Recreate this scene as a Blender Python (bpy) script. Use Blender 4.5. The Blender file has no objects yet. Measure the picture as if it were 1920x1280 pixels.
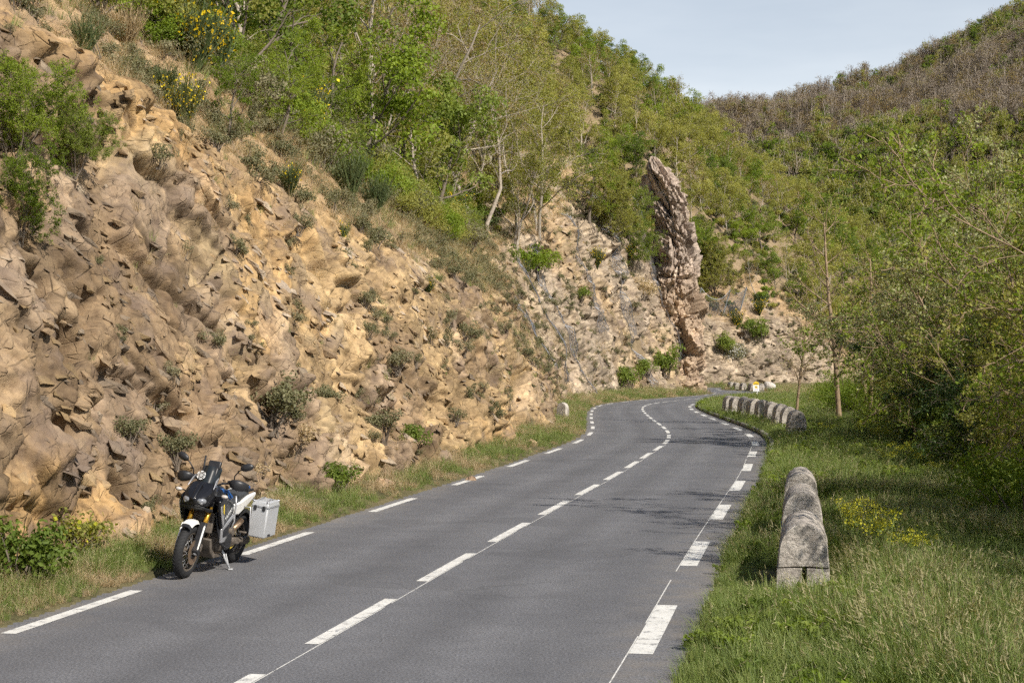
import bpy, math, random
import numpy as np
from mathutils import Vector, Matrix, Euler

# ------------------------------------------------------------------ camera, sky, sun, exposure
scene = bpy.context.scene
CAM_H, F_PX = 2.70, 2850.0
PITCH = math.atan(50.0 / F_PX)
cam_data = bpy.data.cameras.new('camera')
cam_data.sensor_width = 36.0
cam_data.lens = F_PX / 1920.0 * 36.0
cam_data.clip_start = 0.1
cam_data.clip_end = 6000.0
cam = bpy.data.objects.new('camera', cam_data)
scene.collection.objects.link(cam)
cam.location = (0, 0, CAM_H)
cam.rotation_euler = (math.pi / 2 + PITCH, 0, 0)
scene.camera = cam

SUN_EL = math.radians(40)
SUN_AZ = math.atan2(-0.74, 0.67)             # direction towards the sun, in the xy plane
world = bpy.data.worlds.new('World')
scene.world = world
world.use_nodes = True
wn = world.node_tree
wn.nodes.clear()
sky = wn.nodes.new('ShaderNodeTexSky')
sky.sky_type = 'NISHITA'
sky.sun_disc = False
sky.sun_elevation = SUN_EL
sky.sun_rotation = math.pi / 2 - SUN_AZ
sky.altitude = 300
sky.air_density = 1.0
sky.dust_density = 1.2
sky.ozone_density = 1.0
bg = wn.nodes.new('ShaderNodeBackground')
bg.inputs['Strength'].default_value = 0.085
wo = wn.nodes.new('ShaderNodeOutputWorld')
# thin veil of cloud confined to the low sky, with a few faint streaks
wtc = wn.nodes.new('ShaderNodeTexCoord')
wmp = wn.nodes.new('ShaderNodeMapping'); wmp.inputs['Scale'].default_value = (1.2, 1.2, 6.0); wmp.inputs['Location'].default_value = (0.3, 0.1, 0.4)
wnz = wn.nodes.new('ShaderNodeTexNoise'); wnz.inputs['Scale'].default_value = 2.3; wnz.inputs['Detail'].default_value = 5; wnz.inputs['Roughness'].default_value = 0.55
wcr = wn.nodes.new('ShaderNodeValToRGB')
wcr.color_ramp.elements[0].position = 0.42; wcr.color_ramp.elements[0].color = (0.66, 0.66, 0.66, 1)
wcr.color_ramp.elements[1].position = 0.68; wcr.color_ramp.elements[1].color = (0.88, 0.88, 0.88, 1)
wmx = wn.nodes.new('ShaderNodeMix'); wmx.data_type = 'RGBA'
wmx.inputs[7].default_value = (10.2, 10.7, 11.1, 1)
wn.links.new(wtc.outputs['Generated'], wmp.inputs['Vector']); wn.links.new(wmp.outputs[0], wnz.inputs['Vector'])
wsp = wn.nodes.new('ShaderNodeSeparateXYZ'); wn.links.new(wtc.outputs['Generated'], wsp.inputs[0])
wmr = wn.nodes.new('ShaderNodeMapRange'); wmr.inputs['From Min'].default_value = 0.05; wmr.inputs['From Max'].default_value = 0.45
wmr.inputs['To Min'].default_value = 1.12; wmr.inputs['To Max'].default_value = 0.05     # veil bright near the horizon, faded overhead to hold down ambient light
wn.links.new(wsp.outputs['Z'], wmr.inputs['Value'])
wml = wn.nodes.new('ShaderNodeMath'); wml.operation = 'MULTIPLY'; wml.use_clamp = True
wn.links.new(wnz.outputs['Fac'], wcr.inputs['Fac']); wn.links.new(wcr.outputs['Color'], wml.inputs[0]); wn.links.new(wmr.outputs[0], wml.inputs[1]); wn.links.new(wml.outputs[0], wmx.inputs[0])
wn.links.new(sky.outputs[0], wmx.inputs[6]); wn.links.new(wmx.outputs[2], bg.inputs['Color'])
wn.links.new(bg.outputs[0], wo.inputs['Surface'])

sun_data = bpy.data.lights.new('sun', 'SUN')
sun_data.energy = 5.0
sun_data.angle = math.radians(0.6)
sun_data.color = (1.0, 0.93, 0.83)
sun = bpy.data.objects.new('sun', sun_data)
scene.collection.objects.link(sun)
sd = Vector((math.cos(SUN_AZ) * math.cos(SUN_EL), math.sin(SUN_AZ) * math.cos(SUN_EL), math.sin(SUN_EL)))
sun.rotation_euler = sd.to_track_quat('Z', 'Y').to_euler()
sun.location = (30, -30, 60)

scene.view_settings.view_transform = 'Standard'
scene.view_settings.look = 'None'
scene.view_settings.exposure = 0.24
scene.view_settings.gamma = 1.0
scene.view_settings.use_curve_mapping = False
scene.render.engine = 'CYCLES'
cy = scene.cycles
cy.max_bounces = 5
cy.diffuse_bounces = 2
cy.glossy_bounces = 2
cy.transmission_bounces = 4
cy.transparent_max_bounces = 8
cy.caustics_reflective = False
cy.caustics_refractive = False
cy.use_denoising = False
cy.use_adaptive_sampling = True
cy.adaptive_threshold = 0.05
cy.adaptive_min_samples = 24

COL = scene.collection
rng = np.random.default_rng(7)
random.seed(7)

# ------------------------------------------------------------------ projection helpers (photo pixels 1920x1280)
SP, CP = math.sin(PITCH), math.cos(PITCH)


def ray(px, py):
    a, b = (px - 960.0) / F_PX, (640.0 - py) / F_PX
    return np.array([a, CP - b * SP, SP + b * CP])


def gp(px, py, z=0.0):
    d = ray(px, py)
    t = (z - CAM_H) / d[2]
    return np.array([d[0] * t, d[1] * t, z])


def proj(P):
    P = np.asarray(P, float)
    x, y, z = P[..., 0], P[..., 1], P[..., 2] - CAM_H
    dep = y * CP + z * SP
    up = -y * SP + z * CP
    return 960 + F_PX * x / dep, 640 - F_PX * up / dep, dep


# ------------------------------------------------------------------ noise
def _h(ix, iy, iz, seed):
    n = (ix.astype(np.int64) * 374761393 + iy.astype(np.int64) * 668265263 + iz.astype(np.int64) * 2147483647 + seed * 974711) & 0xFFFFFFFF
    n = ((n ^ (n >> 13)) * 1274126177) & 0xFFFFFFFF
    n = ((n ^ (n >> 15)) * 2246822519) & 0xFFFFFFFF
    return ((n ^ (n >> 16)) & 0xFFFFFF) / float(0x1000000)


def vnoise(x, y, seed=0, z=None):
    x = np.asarray(x, float); y = np.asarray(y, float)
    fx, fy = np.floor(x), np.floor(y)
    tx, ty = x - fx, y - fy
    tx = tx * tx * tx * (tx * (tx * 6 - 15) + 10); ty = ty * ty * ty * (ty * (ty * 6 - 15) + 10)
    ix, iy = fx.astype(np.int64), fy.astype(np.int64)
    o = np.zeros_like(ix)
    a = _h(ix, iy, o, seed); b = _h(ix + 1, iy, o, seed)
    c = _h(ix, iy + 1, o, seed); d = _h(ix + 1, iy + 1, o, seed)
    return (a * (1 - tx) + b * tx) * (1 - ty) + (c * (1 - tx) + d * tx) * ty


def fbm(x, y, seed=0, octv=4, gain=0.5):
    s, amp, tot = 0.0, 1.0, 0.0
    for k in range(octv):
        s = s + amp * vnoise(x * 2 ** k + 17.3 * k, y * 2 ** k - 9.1 * k, seed + k * 31)
        tot += amp; amp *= gain
    return s / tot


def facets(u, v, seed):
    """voronoi cells; returns nearest-cell random numbers, local offset, edge distance"""
    fu, fv = np.floor(u), np.floor(v)
    b1 = np.full(u.shape, 9.0); b2 = np.full(u.shape, 9.0)
    ids = [np.zeros(u.shape, np.int64), np.zeros(u.shape, np.int64)]
    du = np.zeros(u.shape); dv = np.zeros(u.shape)
    o = np.zeros(u.shape, np.int64)
    for i in (-1, 0, 1):
        for j in (-1, 0, 1):
            cu = (fu + i).astype(np.int64); cv = (fv + j).astype(np.int64)
            ju = cu + 0.1 + 0.8 * _h(cu, cv, o, seed); jv = cv + 0.1 + 0.8 * _h(cu, cv, o, seed + 1)
            x, y = u - ju, v - jv
            dd = x * x + y * y
            m = dd < b1
            b2 = np.where(m, b1, np.minimum(b2, dd))
            b1 = np.where(m, dd, b1)
            ids[0] = np.where(m, cu, ids[0]); ids[1] = np.where(m, cv, ids[1])
            du = np.where(m, x, du); dv = np.where(m, y, dv)
    R = [_h(ids[0], ids[1], o, seed + 10 + k) for k in range(4)]
    return R, du, dv, np.sqrt(b2) - np.sqrt(b1)


def sstep(a, b, x):
    t = np.clip((x - a) / (b - a), 0, 1)
    return t * t * (3 - 2 * t)


# ------------------------------------------------------------------ mesh helpers
def new_mesh(name, V, F, mats=None, smooth=False, uv=None, col=None, fidx=None, attrs=None):
    """F: list/array of quads or tris (or list of both)"""
    me = bpy.data.meshes.new(name)
    V = np.ascontiguousarray(V, np.float32)
    if isinstance(F, np.ndarray):
        nf, k = F.shape
        me.vertices.add(len(V)); me.vertices.foreach_set('co', V.ravel())
        me.loops.add(nf * k); me.loops.foreach_set('vertex_index', np.ascontiguousarray(F, np.int32).ravel())
        me.polygons.add(nf)
        me.polygons.foreach_set('loop_start', np.arange(0, nf * k, k, dtype=np.int32))
        me.update(calc_edges=True)
    else:
        me.from_pydata([tuple(map(float, p)) for p in V], [], [tuple(f) for f in F])
    if mats is not None:
        for m in (mats if isinstance(mats, (list, tuple)) else [mats]):
            me.materials.append(m)
    if fidx is not None:
        me.polygons.foreach_set('material_index', np.asarray(fidx, np.int32))
    if smooth:
        me.polygons.foreach_set('use_smooth', np.ones(len(me.polygons), bool))
    if col is not None:
        a = me.attributes.new('Col', 'FLOAT_COLOR', 'POINT')
        c = np.ones((len(V), 4), np.float32); c[:, :3] = col
        a.data.foreach_set('color', c.ravel())
    if attrs:
        for k, (dom, arr) in attrs.items():
            a = me.attributes.new(k, 'FLOAT', dom)
            a.data.foreach_set('value', np.ascontiguousarray(arr, np.float32))
    me.update()
    return me


def link(o, parent=None):
    COL.objects.link(o)
    if parent is not None:
        o.parent = parent
    return o


def obj(name, me, parent=None, loc=(0, 0, 0), rot=(0, 0, 0), scale=1.0):
    o = bpy.data.objects.new(name, me)
    link(o, parent)
    o.location = loc; o.rotation_euler = rot
    o.scale = (scale,) * 3 if isinstance(scale, (int, float)) else scale
    return o


def empty(name, loc=(0, 0, 0), rot=(0, 0, 0), scale=1.0):
    o = obj(name, None, None, loc, rot, scale)
    o.empty_display_size = 0.2
    return o


def tag(o, label=None, cat=None, group=None, kind=None):
    if label: o['label'] = label
    if cat: o['category'] = cat
    if group: o['group'] = group
    if kind: o['kind'] = kind
    return o


class MB:
    """collects simple solids into one mesh"""
    def __init__(self):
        self.V, self.F = [], []

    def add(self, vs, fs):
        n = len(self.V)
        self.V += [tuple(v) for v in vs]
        self.F += [tuple(i + n for i in f) for f in fs]
        return self

    def box(self, c, s, rot=None, taper=(1, 1)):
        x, y, z = s[0] / 2, s[1] / 2, s[2] / 2
        P = [(-x, -y, -z), (x, -y, -z), (x, y, -z), (-x, y, -z),
             (-x * taper[0], -y * taper[1], z), (x * taper[0], -y * taper[1], z), (x * taper[0], y * taper[1], z), (-x * taper[0], y * taper[1], z)]
        M = rot.to_matrix() if rot is not None else Matrix.Identity(3)
        P = [M @ Vector(p) + Vector(c) for p in P]
        return self.add(P, [(0, 3, 2, 1), (4, 5, 6, 7), (0, 1, 5, 4), (1, 2, 6, 5), (2, 3, 7, 6), (3, 0, 4, 7)])

    def tube(self, path, r, n=8, cap=True):
        path = [Vector(p) for p in path]
        rs = r if isinstance(r, (list, tuple)) else [r] * len(path)
        rings, up = [], None
        for i, p in enumerate(path):
            t = (path[min(i + 1, len(path) - 1)] - path[max(i - 1, 0)])
            t = t.normalized() if t.length > 1e-9 else Vector((0, 0, 1))
            if up is None:
                up = t.orthogonal().normalized()
            up = (up - t * up.dot(t))
            up = up.normalized() if up.length > 1e-6 else t.orthogonal().normalized()
            b = t.cross(up)
            rings.append([p + (up * math.cos(2 * math.pi * k / n) + b * math.sin(2 * math.pi * k / n)) * rs[i] for k in range(n)])
        return self.loft(rings, cap)

    def loft(self, rings, cap=True, closed=True):
        n = len(rings[0])
        vs = [p for rg in rings for p in rg]
        fs = []
        for i in range(len(rings) - 1):
            for k in range(n if closed else n - 1):
                a, b = i * n + k, i * n + (k + 1) % n
                fs.append((a, b, b + n, a + n))
        if cap and closed:
            fs.append(tuple(range(n - 1, -1, -1)))
            fs.append(tuple(range((len(rings) - 1) * n, len(rings) * n)))
        return self.add(vs, fs)

    def prism(self, poly, axis_fn, t0, t1):
        """poly: 2d outline; axis_fn(a,b,t) -> 3d point"""
        n = len(poly)
        vs = [axis_fn(a, b, t0) for a, b in poly] + [axis_fn(a, b, t1) for a, b in poly]
        fs = [tuple(range(n - 1, -1, -1)), tuple(range(n, 2 * n))]
        fs += [(k, (k + 1) % n, (k + 1) % n + n, k + n) for k in range(n)]
        return self.add(vs, fs)

    def lathe(self, prof, n=24, M=None, close=False):
        """prof: (radius, axial) about local Y axis; M 4x4 placement"""
        M = M or Matrix.Identity(4)
        rings = []
        for r, a in prof:
            rings.append([M @ Vector((r * math.cos(2 * math.pi * k / n), a, r * math.sin(2 * math.pi * k / n))) for k in range(n)])
        if close:
            rings.append(rings[0])
        return self.loft(rings, cap=not close)

    def ell(self, c, s, nu=12, nv=8, rot=None):
        M = rot.to_matrix() if rot is not None else Matrix.Identity(3)
        rings = []
        for j in range(1, nv):
            th = math.pi * j / nv
            rings.append([M @ Vector((s[0] * math.sin(th) * math.cos(2 * math.pi * k / nu), s[1] * math.sin(th) * math.sin(2 * math.pi * k / nu), -s[2] * math.cos(th))) + Vector(c) for k in range(nu)])
        return self.loft(rings)

    def mesh(self, name, mat, smooth=False):
        return new_mesh(name, np.array([tuple(v) for v in self.V]), self.F, mat, smooth)

    def build(self, name, mat, parent=None, smooth=False, bevel=0.0, autosmooth=None):
        o = obj(name, self.mesh(name, mat, smooth), parent)
        if bevel:
            m = o.modifiers.new('bevel', 'BEVEL'); m.width = bevel; m.segments = 2; m.limit_method = 'ANGLE'; m.angle_limit = math.radians(35)
            for p in o.data.polygons: p.use_smooth = True
            if hasattr(o.data, 'set_sharp_from_angle'):
                o.data.set_sharp_from_angle(angle=math.radians(50))
            m.harden_normals = False
        if autosmooth and hasattr(o.data, 'set_sharp_from_angle'):
            for p in o.data.polygons: p.use_smooth = True
            o.data.set_sharp_from_angle(angle=math.radians(autosmooth))
        return o


# ------------------------------------------------------------------ materials
class NT:
    def __init__(self, name):
        self.m = bpy.data.materials.new(name); self.m.use_nodes = True
        self.t = self.m.node_tree; self.t.nodes.clear()
        self.out = self.n('ShaderNodeOutputMaterial')

    def n(self, typ, **kw):
        nd = self.t.nodes.new(typ)
        for k, v in kw.items():
            if k in nd.inputs: nd.inputs[k].default_value = v
            else: setattr(nd, k, v)
        return nd

    def l(self, a, b): self.t.links.new(a, b)

    def noise(self, scale, detail=4, rough=0.55, vec=None, dist=0.0):
        nd = self.n('ShaderNodeTexNoise'); nd.inputs['Scale'].default_value = scale
        nd.inputs['Detail'].default_value = detail; nd.inputs['Roughness'].default_value = rough
        nd.inputs['Distortion'].default_value = dist
        if vec is not None: self.l(vec, nd.inputs['Vector'])
        return nd

    def ramp(self, fac, stops):
        nd = self.n('ShaderNodeValToRGB')
        cr = nd.color_ramp
        while len(cr.elements) < len(stops): cr.elements.new(0.5)
        for e, (p, c) in zip(cr.elements, stops):
            e.position = p; e.color = (c[0], c[1], c[2], 1) if not isinstance(c, (int, float)) else (c, c, c, 1)
        self.l(fac, nd.inputs['Fac'])
        return nd

    def mix(self, fac, a, b, typ='MIX'):
        nd = self.n('ShaderNodeMix', data_type='RGBA', blend_type=typ)
        for s, v in ((0, fac), (6, a), (7, b)):
            if isinstance(v, (int, float)): nd.inputs[s].default_value = v
            elif isinstance(v, tuple): nd.inputs[s].default_value = (v[0], v[1], v[2], 1)
            else: self.l(v, nd.inputs[s])
        return nd.outputs[2]

    def math(self, op, a, b=0.0):
        nd = self.n('ShaderNodeMath', operation=op)
        for s, v in ((0, a), (1, b)):
            if isinstance(v, (int, float)): nd.inputs[s].default_value = v
            else: self.l(v, nd.inputs[s])
        return nd.outputs[0]

    def bsdf(self, color, rough=0.8, spec=0.3, metal=0.0, bump=None, bstr=0.3, bdist=0.02):
        p = self.n('ShaderNodeBsdfPrincipled')
        if isinstance(color, tuple): p.inputs['Base Color'].default_value = (*color[:3], 1)
        else: self.l(color, p.inputs['Base Color'])
        if isinstance(rough, (int, float)): p.inputs['Roughness'].default_value = rough
        else: self.l(rough, p.inputs['Roughness'])
        p.inputs['Specular IOR Level'].default_value = spec
        p.inputs['Metallic'].default_value = metal
        if bump is not None:
            b = self.n('ShaderNodeBump'); b.inputs['Strength'].default_value = bstr; b.inputs['Distance'].default_value = bdist
            self.l(bump, b.inputs['Height']); self.l(b.outputs[0], p.inputs['Normal'])
        return p

    def done(self, sh):
        self.l(sh.outputs[0] if hasattr(sh, 'outputs') else sh, self.out.inputs['Surface'])
        return self.m

    def pos(self):
        return self.n('ShaderNodeNewGeometry').outputs['Position']

    def objco(self):
        return self.n('ShaderNodeTexCoord').outputs['Object']


MAT = {}


def simple(name, color, rough=0.5, spec=0.4, metal=0.0, var=0.12, scale=6.0, bump=0.0):
    t = NT(name)
    nz = t.noise(scale, 5, 0.6, t.objco())
    lo = tuple(c * (1 - var) for c in color); hi = tuple(min(1, c * (1 + var)) for c in color)
    c = t.ramp(nz.outputs['Fac'], [(0.3, lo), (0.7, hi)]).outputs['Color']
    r = t.ramp(nz.outputs['Fac'], [(0.3, rough * 0.85), (0.7, min(1, rough * 1.15))]).outputs['Color']
    MAT[name] = t.done(t.bsdf(c, r, spec, metal, nz.outputs['Fac'] if bump else None, bump, 0.01))
    return MAT[name]


# asphalt
t = NT('asphalt'); P = t.pos()
big = t.noise(0.25, 4, 0.6, P); mid = t.noise(2.2, 5, 0.6, P); fine = t.noise(90, 2, 0.6, P); grit = t.noise(38, 3, 0.75, P)
c = t.ramp(big.outputs['Fac'], [(0.3, (0.138, 0.140, 0.152)), (0.7, (0.184, 0.185, 0.196))]).outputs['Color']
c = t.mix(0.6, c, t.ramp(mid.outputs['Fac'], [(0.3, 0.72), (0.7, 1.0)]).outputs['Color'], 'MULTIPLY')
c = t.mix(0.8, c, t.ramp(grit.outputs['Fac'], [(0.36, 0.42), (0.5, 0.95), (0.66, 1.7)]).outputs['Color'], 'MULTIPLY')
sp = t.ramp(fine.outputs['Fac'], [(0.58, 0.0), (0.66, 1.0)]).outputs['Color']
c = t.mix(t.math('MULTIPLY', sp, 0.4), c, (0.34, 0.33, 0.31))
att = t.n('ShaderNodeAttribute', attribute_name='track')
c = t.mix(t.math('MULTIPLY', att.outputs['Fac'], 0.42), c, (0.065, 0.065, 0.07))
cw = t.noise(0.6, 3, 0.5, P)
wv = t.n('ShaderNodeVectorMath', operation='ADD'); sc_ = t.n('ShaderNodeVectorMath', operation='SCALE'); sc_.inputs['Scale'].default_value = 1.3
t.l(cw.outputs['Color'], sc_.inputs[0]); t.l(P, wv.inputs[0]); t.l(sc_.outputs[0], wv.inputs[1])
vor = t.n('ShaderNodeTexVoronoi', feature='DISTANCE_TO_EDGE'); vor.inputs['Scale'].default_value = 0.16
t.l(wv.outputs[0], vor.inputs['Vector'])
crk = t.ramp(vor.outputs['Distance'], [(0.0, 1.0), (0.0035, 0.0)]).outputs['Color']
cm = t.ramp(t.noise(0.09, 2, 0.5, P).outputs['Fac'], [(0.5, 0.0), (0.58, 1.0)]).outputs['Color']
c = t.mix(t.math('MULTIPLY', t.math('MULTIPLY', crk, cm), 0.35), c, (0.05, 0.05, 0.05))
ae = t.n('ShaderNodeAttribute', attribute_name='edge'); dn_ = t.ramp(t.noise(1.7, 5, 0.7, P).outputs['Fac'], [(0.40, 0.0), (0.62, 1.0)]).outputs['Color']
c = t.mix(t.math('MULTIPLY', t.math('MULTIPLY', ae.outputs['Fac'], dn_), 0.6), c, (0.25, 0.215, 0.17))
pt_ = t.ramp(t.noise(0.35, 2, 0.4, P).outputs['Fac'], [(0.60, 0.0), (0.615, 1.0)]).outputs['Color']
c = t.mix(t.math('MULTIPLY', pt_, 0.22), c, (0.07, 0.07, 0.075))
MAT['asphalt'] = t.done(t.bsdf(c, 0.85, 0.35, 0, grit.outputs['Fac'], 0.5, 0.01))

# road paint
t = NT('road_paint'); P = t.pos()
w = t.noise(30, 4, 0.7, P); w2 = t.noise(2.5, 4, 0.6, P)
c = t.ramp(w2.outputs['Fac'], [(0.3, (0.62, 0.61, 0.57)), (0.7, (0.76, 0.75, 0.71))]).outputs['Color']
c = t.mix(t.ramp(w.outputs['Fac'], [(0.30, 1.0), (0.42, 0.0)]).outputs['Color'], c, (0.26, 0.257, 0.255))
w3 = t.noise(7, 5, 0.75, P)
c = t.mix(t.ramp(w3.outputs['Fac'], [(0.36, 0.9), (0.47, 0.0)]).outputs['Color'], c, (0.22, 0.218, 0.22))
MAT['paint'] = t.done(t.bsdf(c, 0.75, 0.3, 0, w.outputs['Fac'], 0.3, 0.004))

# rock: colour from the vertex attribute, grain and relief from noise
t = NT('rock'); P = t.pos()
att = t.n('ShaderNodeAttribute', attribute_name='Col')
mp = t.n('ShaderNodeMapping'); mp.inputs['Rotation'].default_value = (0.5, 0.35, 0.2); mp.inputs['Scale'].default_value = (0.9, 0.9, 1.8)
t.l(P, mp.inputs['Vector'])
st = t.noise(1.6, 6, 0.65, mp.outputs[0], 0.4); g = t.noise(5.5, 7, 0.68, P); g2 = t.noise(26, 4, 0.7, P); b1 = t.noise(0.8, 5, 0.6, P)
c = t.mix(0.75, att.outputs['Color'], t.ramp(st.outputs['Fac'], [(0.3, (0.58, 0.53, 0.50)), (0.5, (0.98, 0.95, 0.91)), (0.7, (1.22, 1.18, 1.10))]).outputs['Color'], 'MULTIPLY')
c = t.mix(0.7, c, t.ramp(g.outputs['Fac'], [(0.3, (0.50, 0.46, 0.44)), (0.5, (1, 1, 1)), (0.7, (1.28, 1.23, 1.12))]).outputs['Color'], 'MULTIPLY')
c = t.mix(t.ramp(b1.outputs['Fac'], [(0.52, 0.0), (0.66, 0.65)]).outputs['Color'], c, (0.20, 0.155, 0.125))
c = t.mix(t.ramp(g2.outputs['Fac'], [(0.62, 0.0), (0.75, 0.5)]).outputs['Color'], c, (0.11, 0.095, 0.085))
# joints: a dipping net of thin dark cracks at two sizes, broken plates between them
mj = t.n('ShaderNodeMapping', vector_type='TEXTURE'); mj.inputs['Rotation'].default_value = (0.5, 0.1, 0.0); mj.inputs['Scale'].default_value = (1.0, 1.7, 0.62)
wj = t.noise(1.4, 3, 0.6, P); wa = t.n('ShaderNodeVectorMath', operation='SCALE'); wa.inputs['Scale'].default_value = 0.06; t.l(wj.outputs['Color'], wa.inputs[0])
wb = t.n('ShaderNodeVectorMath', operation='ADD'); t.l(P, wb.inputs[0]); t.l(wa.outputs[0], wb.inputs[1]); t.l(wb.outputs[0], mj.inputs['Vector'])
hh = t.math('ADD', t.math('MULTIPLY', g.outputs['Fac'], 0.22), t.math('MULTIPLY', g2.outputs['Fac'], 0.14))
for (sc_j, wd_j, dk_j, hw_j, pw_j) in ((1.0, 0.02, 0.15, 0.25, 0.16), (3.0, 0.035, 0.12, 0.2, 0.12)):
    ve = t.n('ShaderNodeTexVoronoi', feature='DISTANCE_TO_EDGE'); ve.inputs['Scale'].default_value = sc_j; t.l(mj.outputs[0], ve.inputs['Vector'])
    vf = t.n('ShaderNodeTexVoronoi'); vf.inputs['Scale'].default_value = sc_j; t.l(mj.outputs[0], vf.inputs['Vector'])
    sx = t.n('ShaderNodeSeparateColor'); t.l(vf.outputs['Color'], sx.inputs[0])
    msk = t.ramp(t.noise(0.8 * sc_j + 0.4, 3, 0.6, P).outputs['Fac'], [(0.47, 0.0), (0.58, 1.0)]).outputs['Color']
    ck = t.math('MULTIPLY', t.ramp(ve.outputs['Distance'], [(0.0, 1.0), (wd_j, 0.0)]).outputs['Color'], msk)
    c = t.mix(t.math('MULTIPLY', ck, dk_j), c, (0.055, 0.042, 0.033))
    c = t.mix(0.5, c, t.ramp(sx.outputs[0], [(0.0, (0.74, 0.70, 0.68)), (1.0, (1.2, 1.18, 1.14))]).outputs['Color'], 'MULTIPLY')
    hh = t.math('ADD', hh, t.math('MULTIPLY', ck, -hw_j)); hh = t.math('ADD', hh, t.math('MULTIPLY', sx.outputs[1], pw_j))
MAT['rock'] = t.done(t.bsdf(c, 0.9, 0.2, 0, hh, 0.85, 0.11))

# soil under the vegetation
t = NT('dry_soil'); P = t.pos()
a = t.noise(0.5, 5, 0.6, P); b = t.noise(7, 6, 0.7, P)
c = t.ramp(a.outputs['Fac'], [(0.35, (0.20, 0.15, 0.09)), (0.65, (0.33, 0.25, 0.155))]).outputs['Color']
c = t.mix(0.8, c, t.ramp(b.outputs['Fac'], [(0.3, 0.5), (0.7, 1.3)]).outputs['Color'], 'MULTIPLY')
MAT['soil'] = t.done(t.bsdf(c, 0.95, 0.1, 0, b.outputs['Fac'], 0.7, 0.08))

t = NT('verge_soil'); P = t.pos()
a = t.noise(0.8, 5, 0.6, P); b = t.noise(16, 6, 0.7, P)
c = t.ramp(a.outputs['Fac'], [(0.35, (0.10, 0.095, 0.045)), (0.65, (0.19, 0.16, 0.085))]).outputs['Color']
c = t.mix(0.8, c, t.ramp(b.outputs['Fac'], [(0.3, 0.5), (0.7, 1.3)]).outputs['Color'], 'MULTIPLY')
MAT['verge'] = t.done(t.bsdf(c, 0.95, 0.1, 0, b.outputs['Fac'], 0.7, 0.05))

t = NT('far_slope'); P = t.pos()
a = t.noise(0.02, 5, 0.6, P); b = t.noise(0.25, 5, 0.7, P)
c = t.ramp(a.outputs['Fac'], [(0.35, (0.10, 0.085, 0.06)), (0.65, (0.16, 0.125, 0.095))]).outputs['Color']
c = t.mix(0.8, c, t.ramp(b.outputs['Fac'], [(0.3, 0.5), (0.7, 1.3)]).outputs['Color'], 'MULTIPLY')
MAT['far'] = t.done(t.bsdf(c, 0.95, 0.1))

# weathered granite of the guard stones
t = NT('guard_granite'); P = t.pos()
a = t.noise(3.2, 6, 0.65, P); b = t.noise(30, 5, 0.7, P); d_ = t.noise(75, 2, 0.7, P)
mp = t.n('ShaderNodeMapping'); mp.inputs['Scale'].default_value = (1, 1, 6); t.l(P, mp.inputs['Vector'])
s_ = t.noise(4.0, 6, 0.7, mp.outputs[0], 0.6)
c = t.ramp(a.outputs['Fac'], [(0.32, (0.33, 0.29, 0.25)), (0.55, (0.52, 0.47, 0.41)), (0.72, (0.64, 0.59, 0.52))]).outputs['Color']
c = t.mix(0.75, c, t.ramp(b.outputs['Fac'], [(0.35, 0.35), (0.5, 0.95), (0.65, 1.3)]).outputs['Color'], 'MULTIPLY')
c = t.mix(t.ramp(t.noise(2.6, 6, 0.75, P).outputs['Fac'], [(0.50, 0.0), (0.63, 0.85)]).outputs['Color'], c, (0.11, 0.105, 0.095))
c = t.mix(0.4, c, t.ramp(s_.outputs['Fac'], [(0.35, 0.55), (0.6, 1.15)]).outputs['Color'], 'MULTIPLY')
hh = t.math('ADD', b.outputs['Fac'], t.math('MULTIPLY', s_.outputs['Fac'], 0.8))
MAT['granite'] = t.done(t.bsdf(c, 0.92, 0.2, 0, hh, 0.8, 0.02))


def leafmat(name, cols, trans=0.35, rough=0.55, spec=0.25, objvar=0.5, dead=None):
    """cols: 3 colours picked per leaf (attribute tint) and shifted per plant"""
    t = NT(name)
    a = t.n('ShaderNodeAttribute', attribute_name='tint')
    oi = t.n('ShaderNodeObjectInfo')
    f = t.math('ADD', t.math('MULTIPLY', a.outputs['Fac'], 1 - objvar), t.math('MULTIPLY', oi.outputs['Random'], objvar))
    stops = [(0.12 + 0.76 * i / (len(cols) - 1), cc) for i, cc in enumerate(cols)]
    c = t.ramp(f, stops).outputs['Color']
    p = t.bsdf(c, rough, spec)
    tr = t.n('ShaderNodeBsdfTranslucent')
    t.l(t.mix(1.0, c, (1.25, 1.2, 0.55), 'MULTIPLY'), tr.inputs['Color'])
    mx = t.n('ShaderNodeMixShader'); mx.inputs[0].default_value = trans
    t.l(p.outputs[0], mx.inputs[1]); t.l(tr.outputs[0], mx.inputs[2])
    MAT[name] = t.done(mx)
    return MAT[name]


leafmat('leaf_spring', [(0.22, 0.235, 0.055), (0.33, 0.335, 0.085), (0.46, 0.44, 0.14)], 0.45)
leafmat('leaf_green', [(0.10, 0.155, 0.026), (0.18, 0.245, 0.042), (0.28, 0.34, 0.07)], 0.45)
leafmat('leaf_oak', [(0.12, 0.185, 0.018), (0.21, 0.29, 0.03), (0.33, 0.41, 0.06)], 0.45)
leafmat('leaf_bud', [(0.26, 0.18, 0.085), (0.32, 0.24, 0.10), (0.34, 0.30, 0.11)])
leafmat('leaf_bare', [(0.20, 0.155, 0.125), (0.26, 0.21, 0.165), (0.32, 0.26, 0.185)], 0.2)
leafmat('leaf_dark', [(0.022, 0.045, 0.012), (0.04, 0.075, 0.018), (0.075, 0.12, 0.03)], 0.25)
leafmat('leaf_broom', [(0.055, 0.085, 0.03), (0.09, 0.12, 0.045), (0.15, 0.17, 0.065)], 0.2)
leafmat('leaf_greyscrub', [(0.12, 0.125, 0.06), (0.19, 0.185, 0.095), (0.29, 0.26, 0.16)], 0.25)
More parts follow.
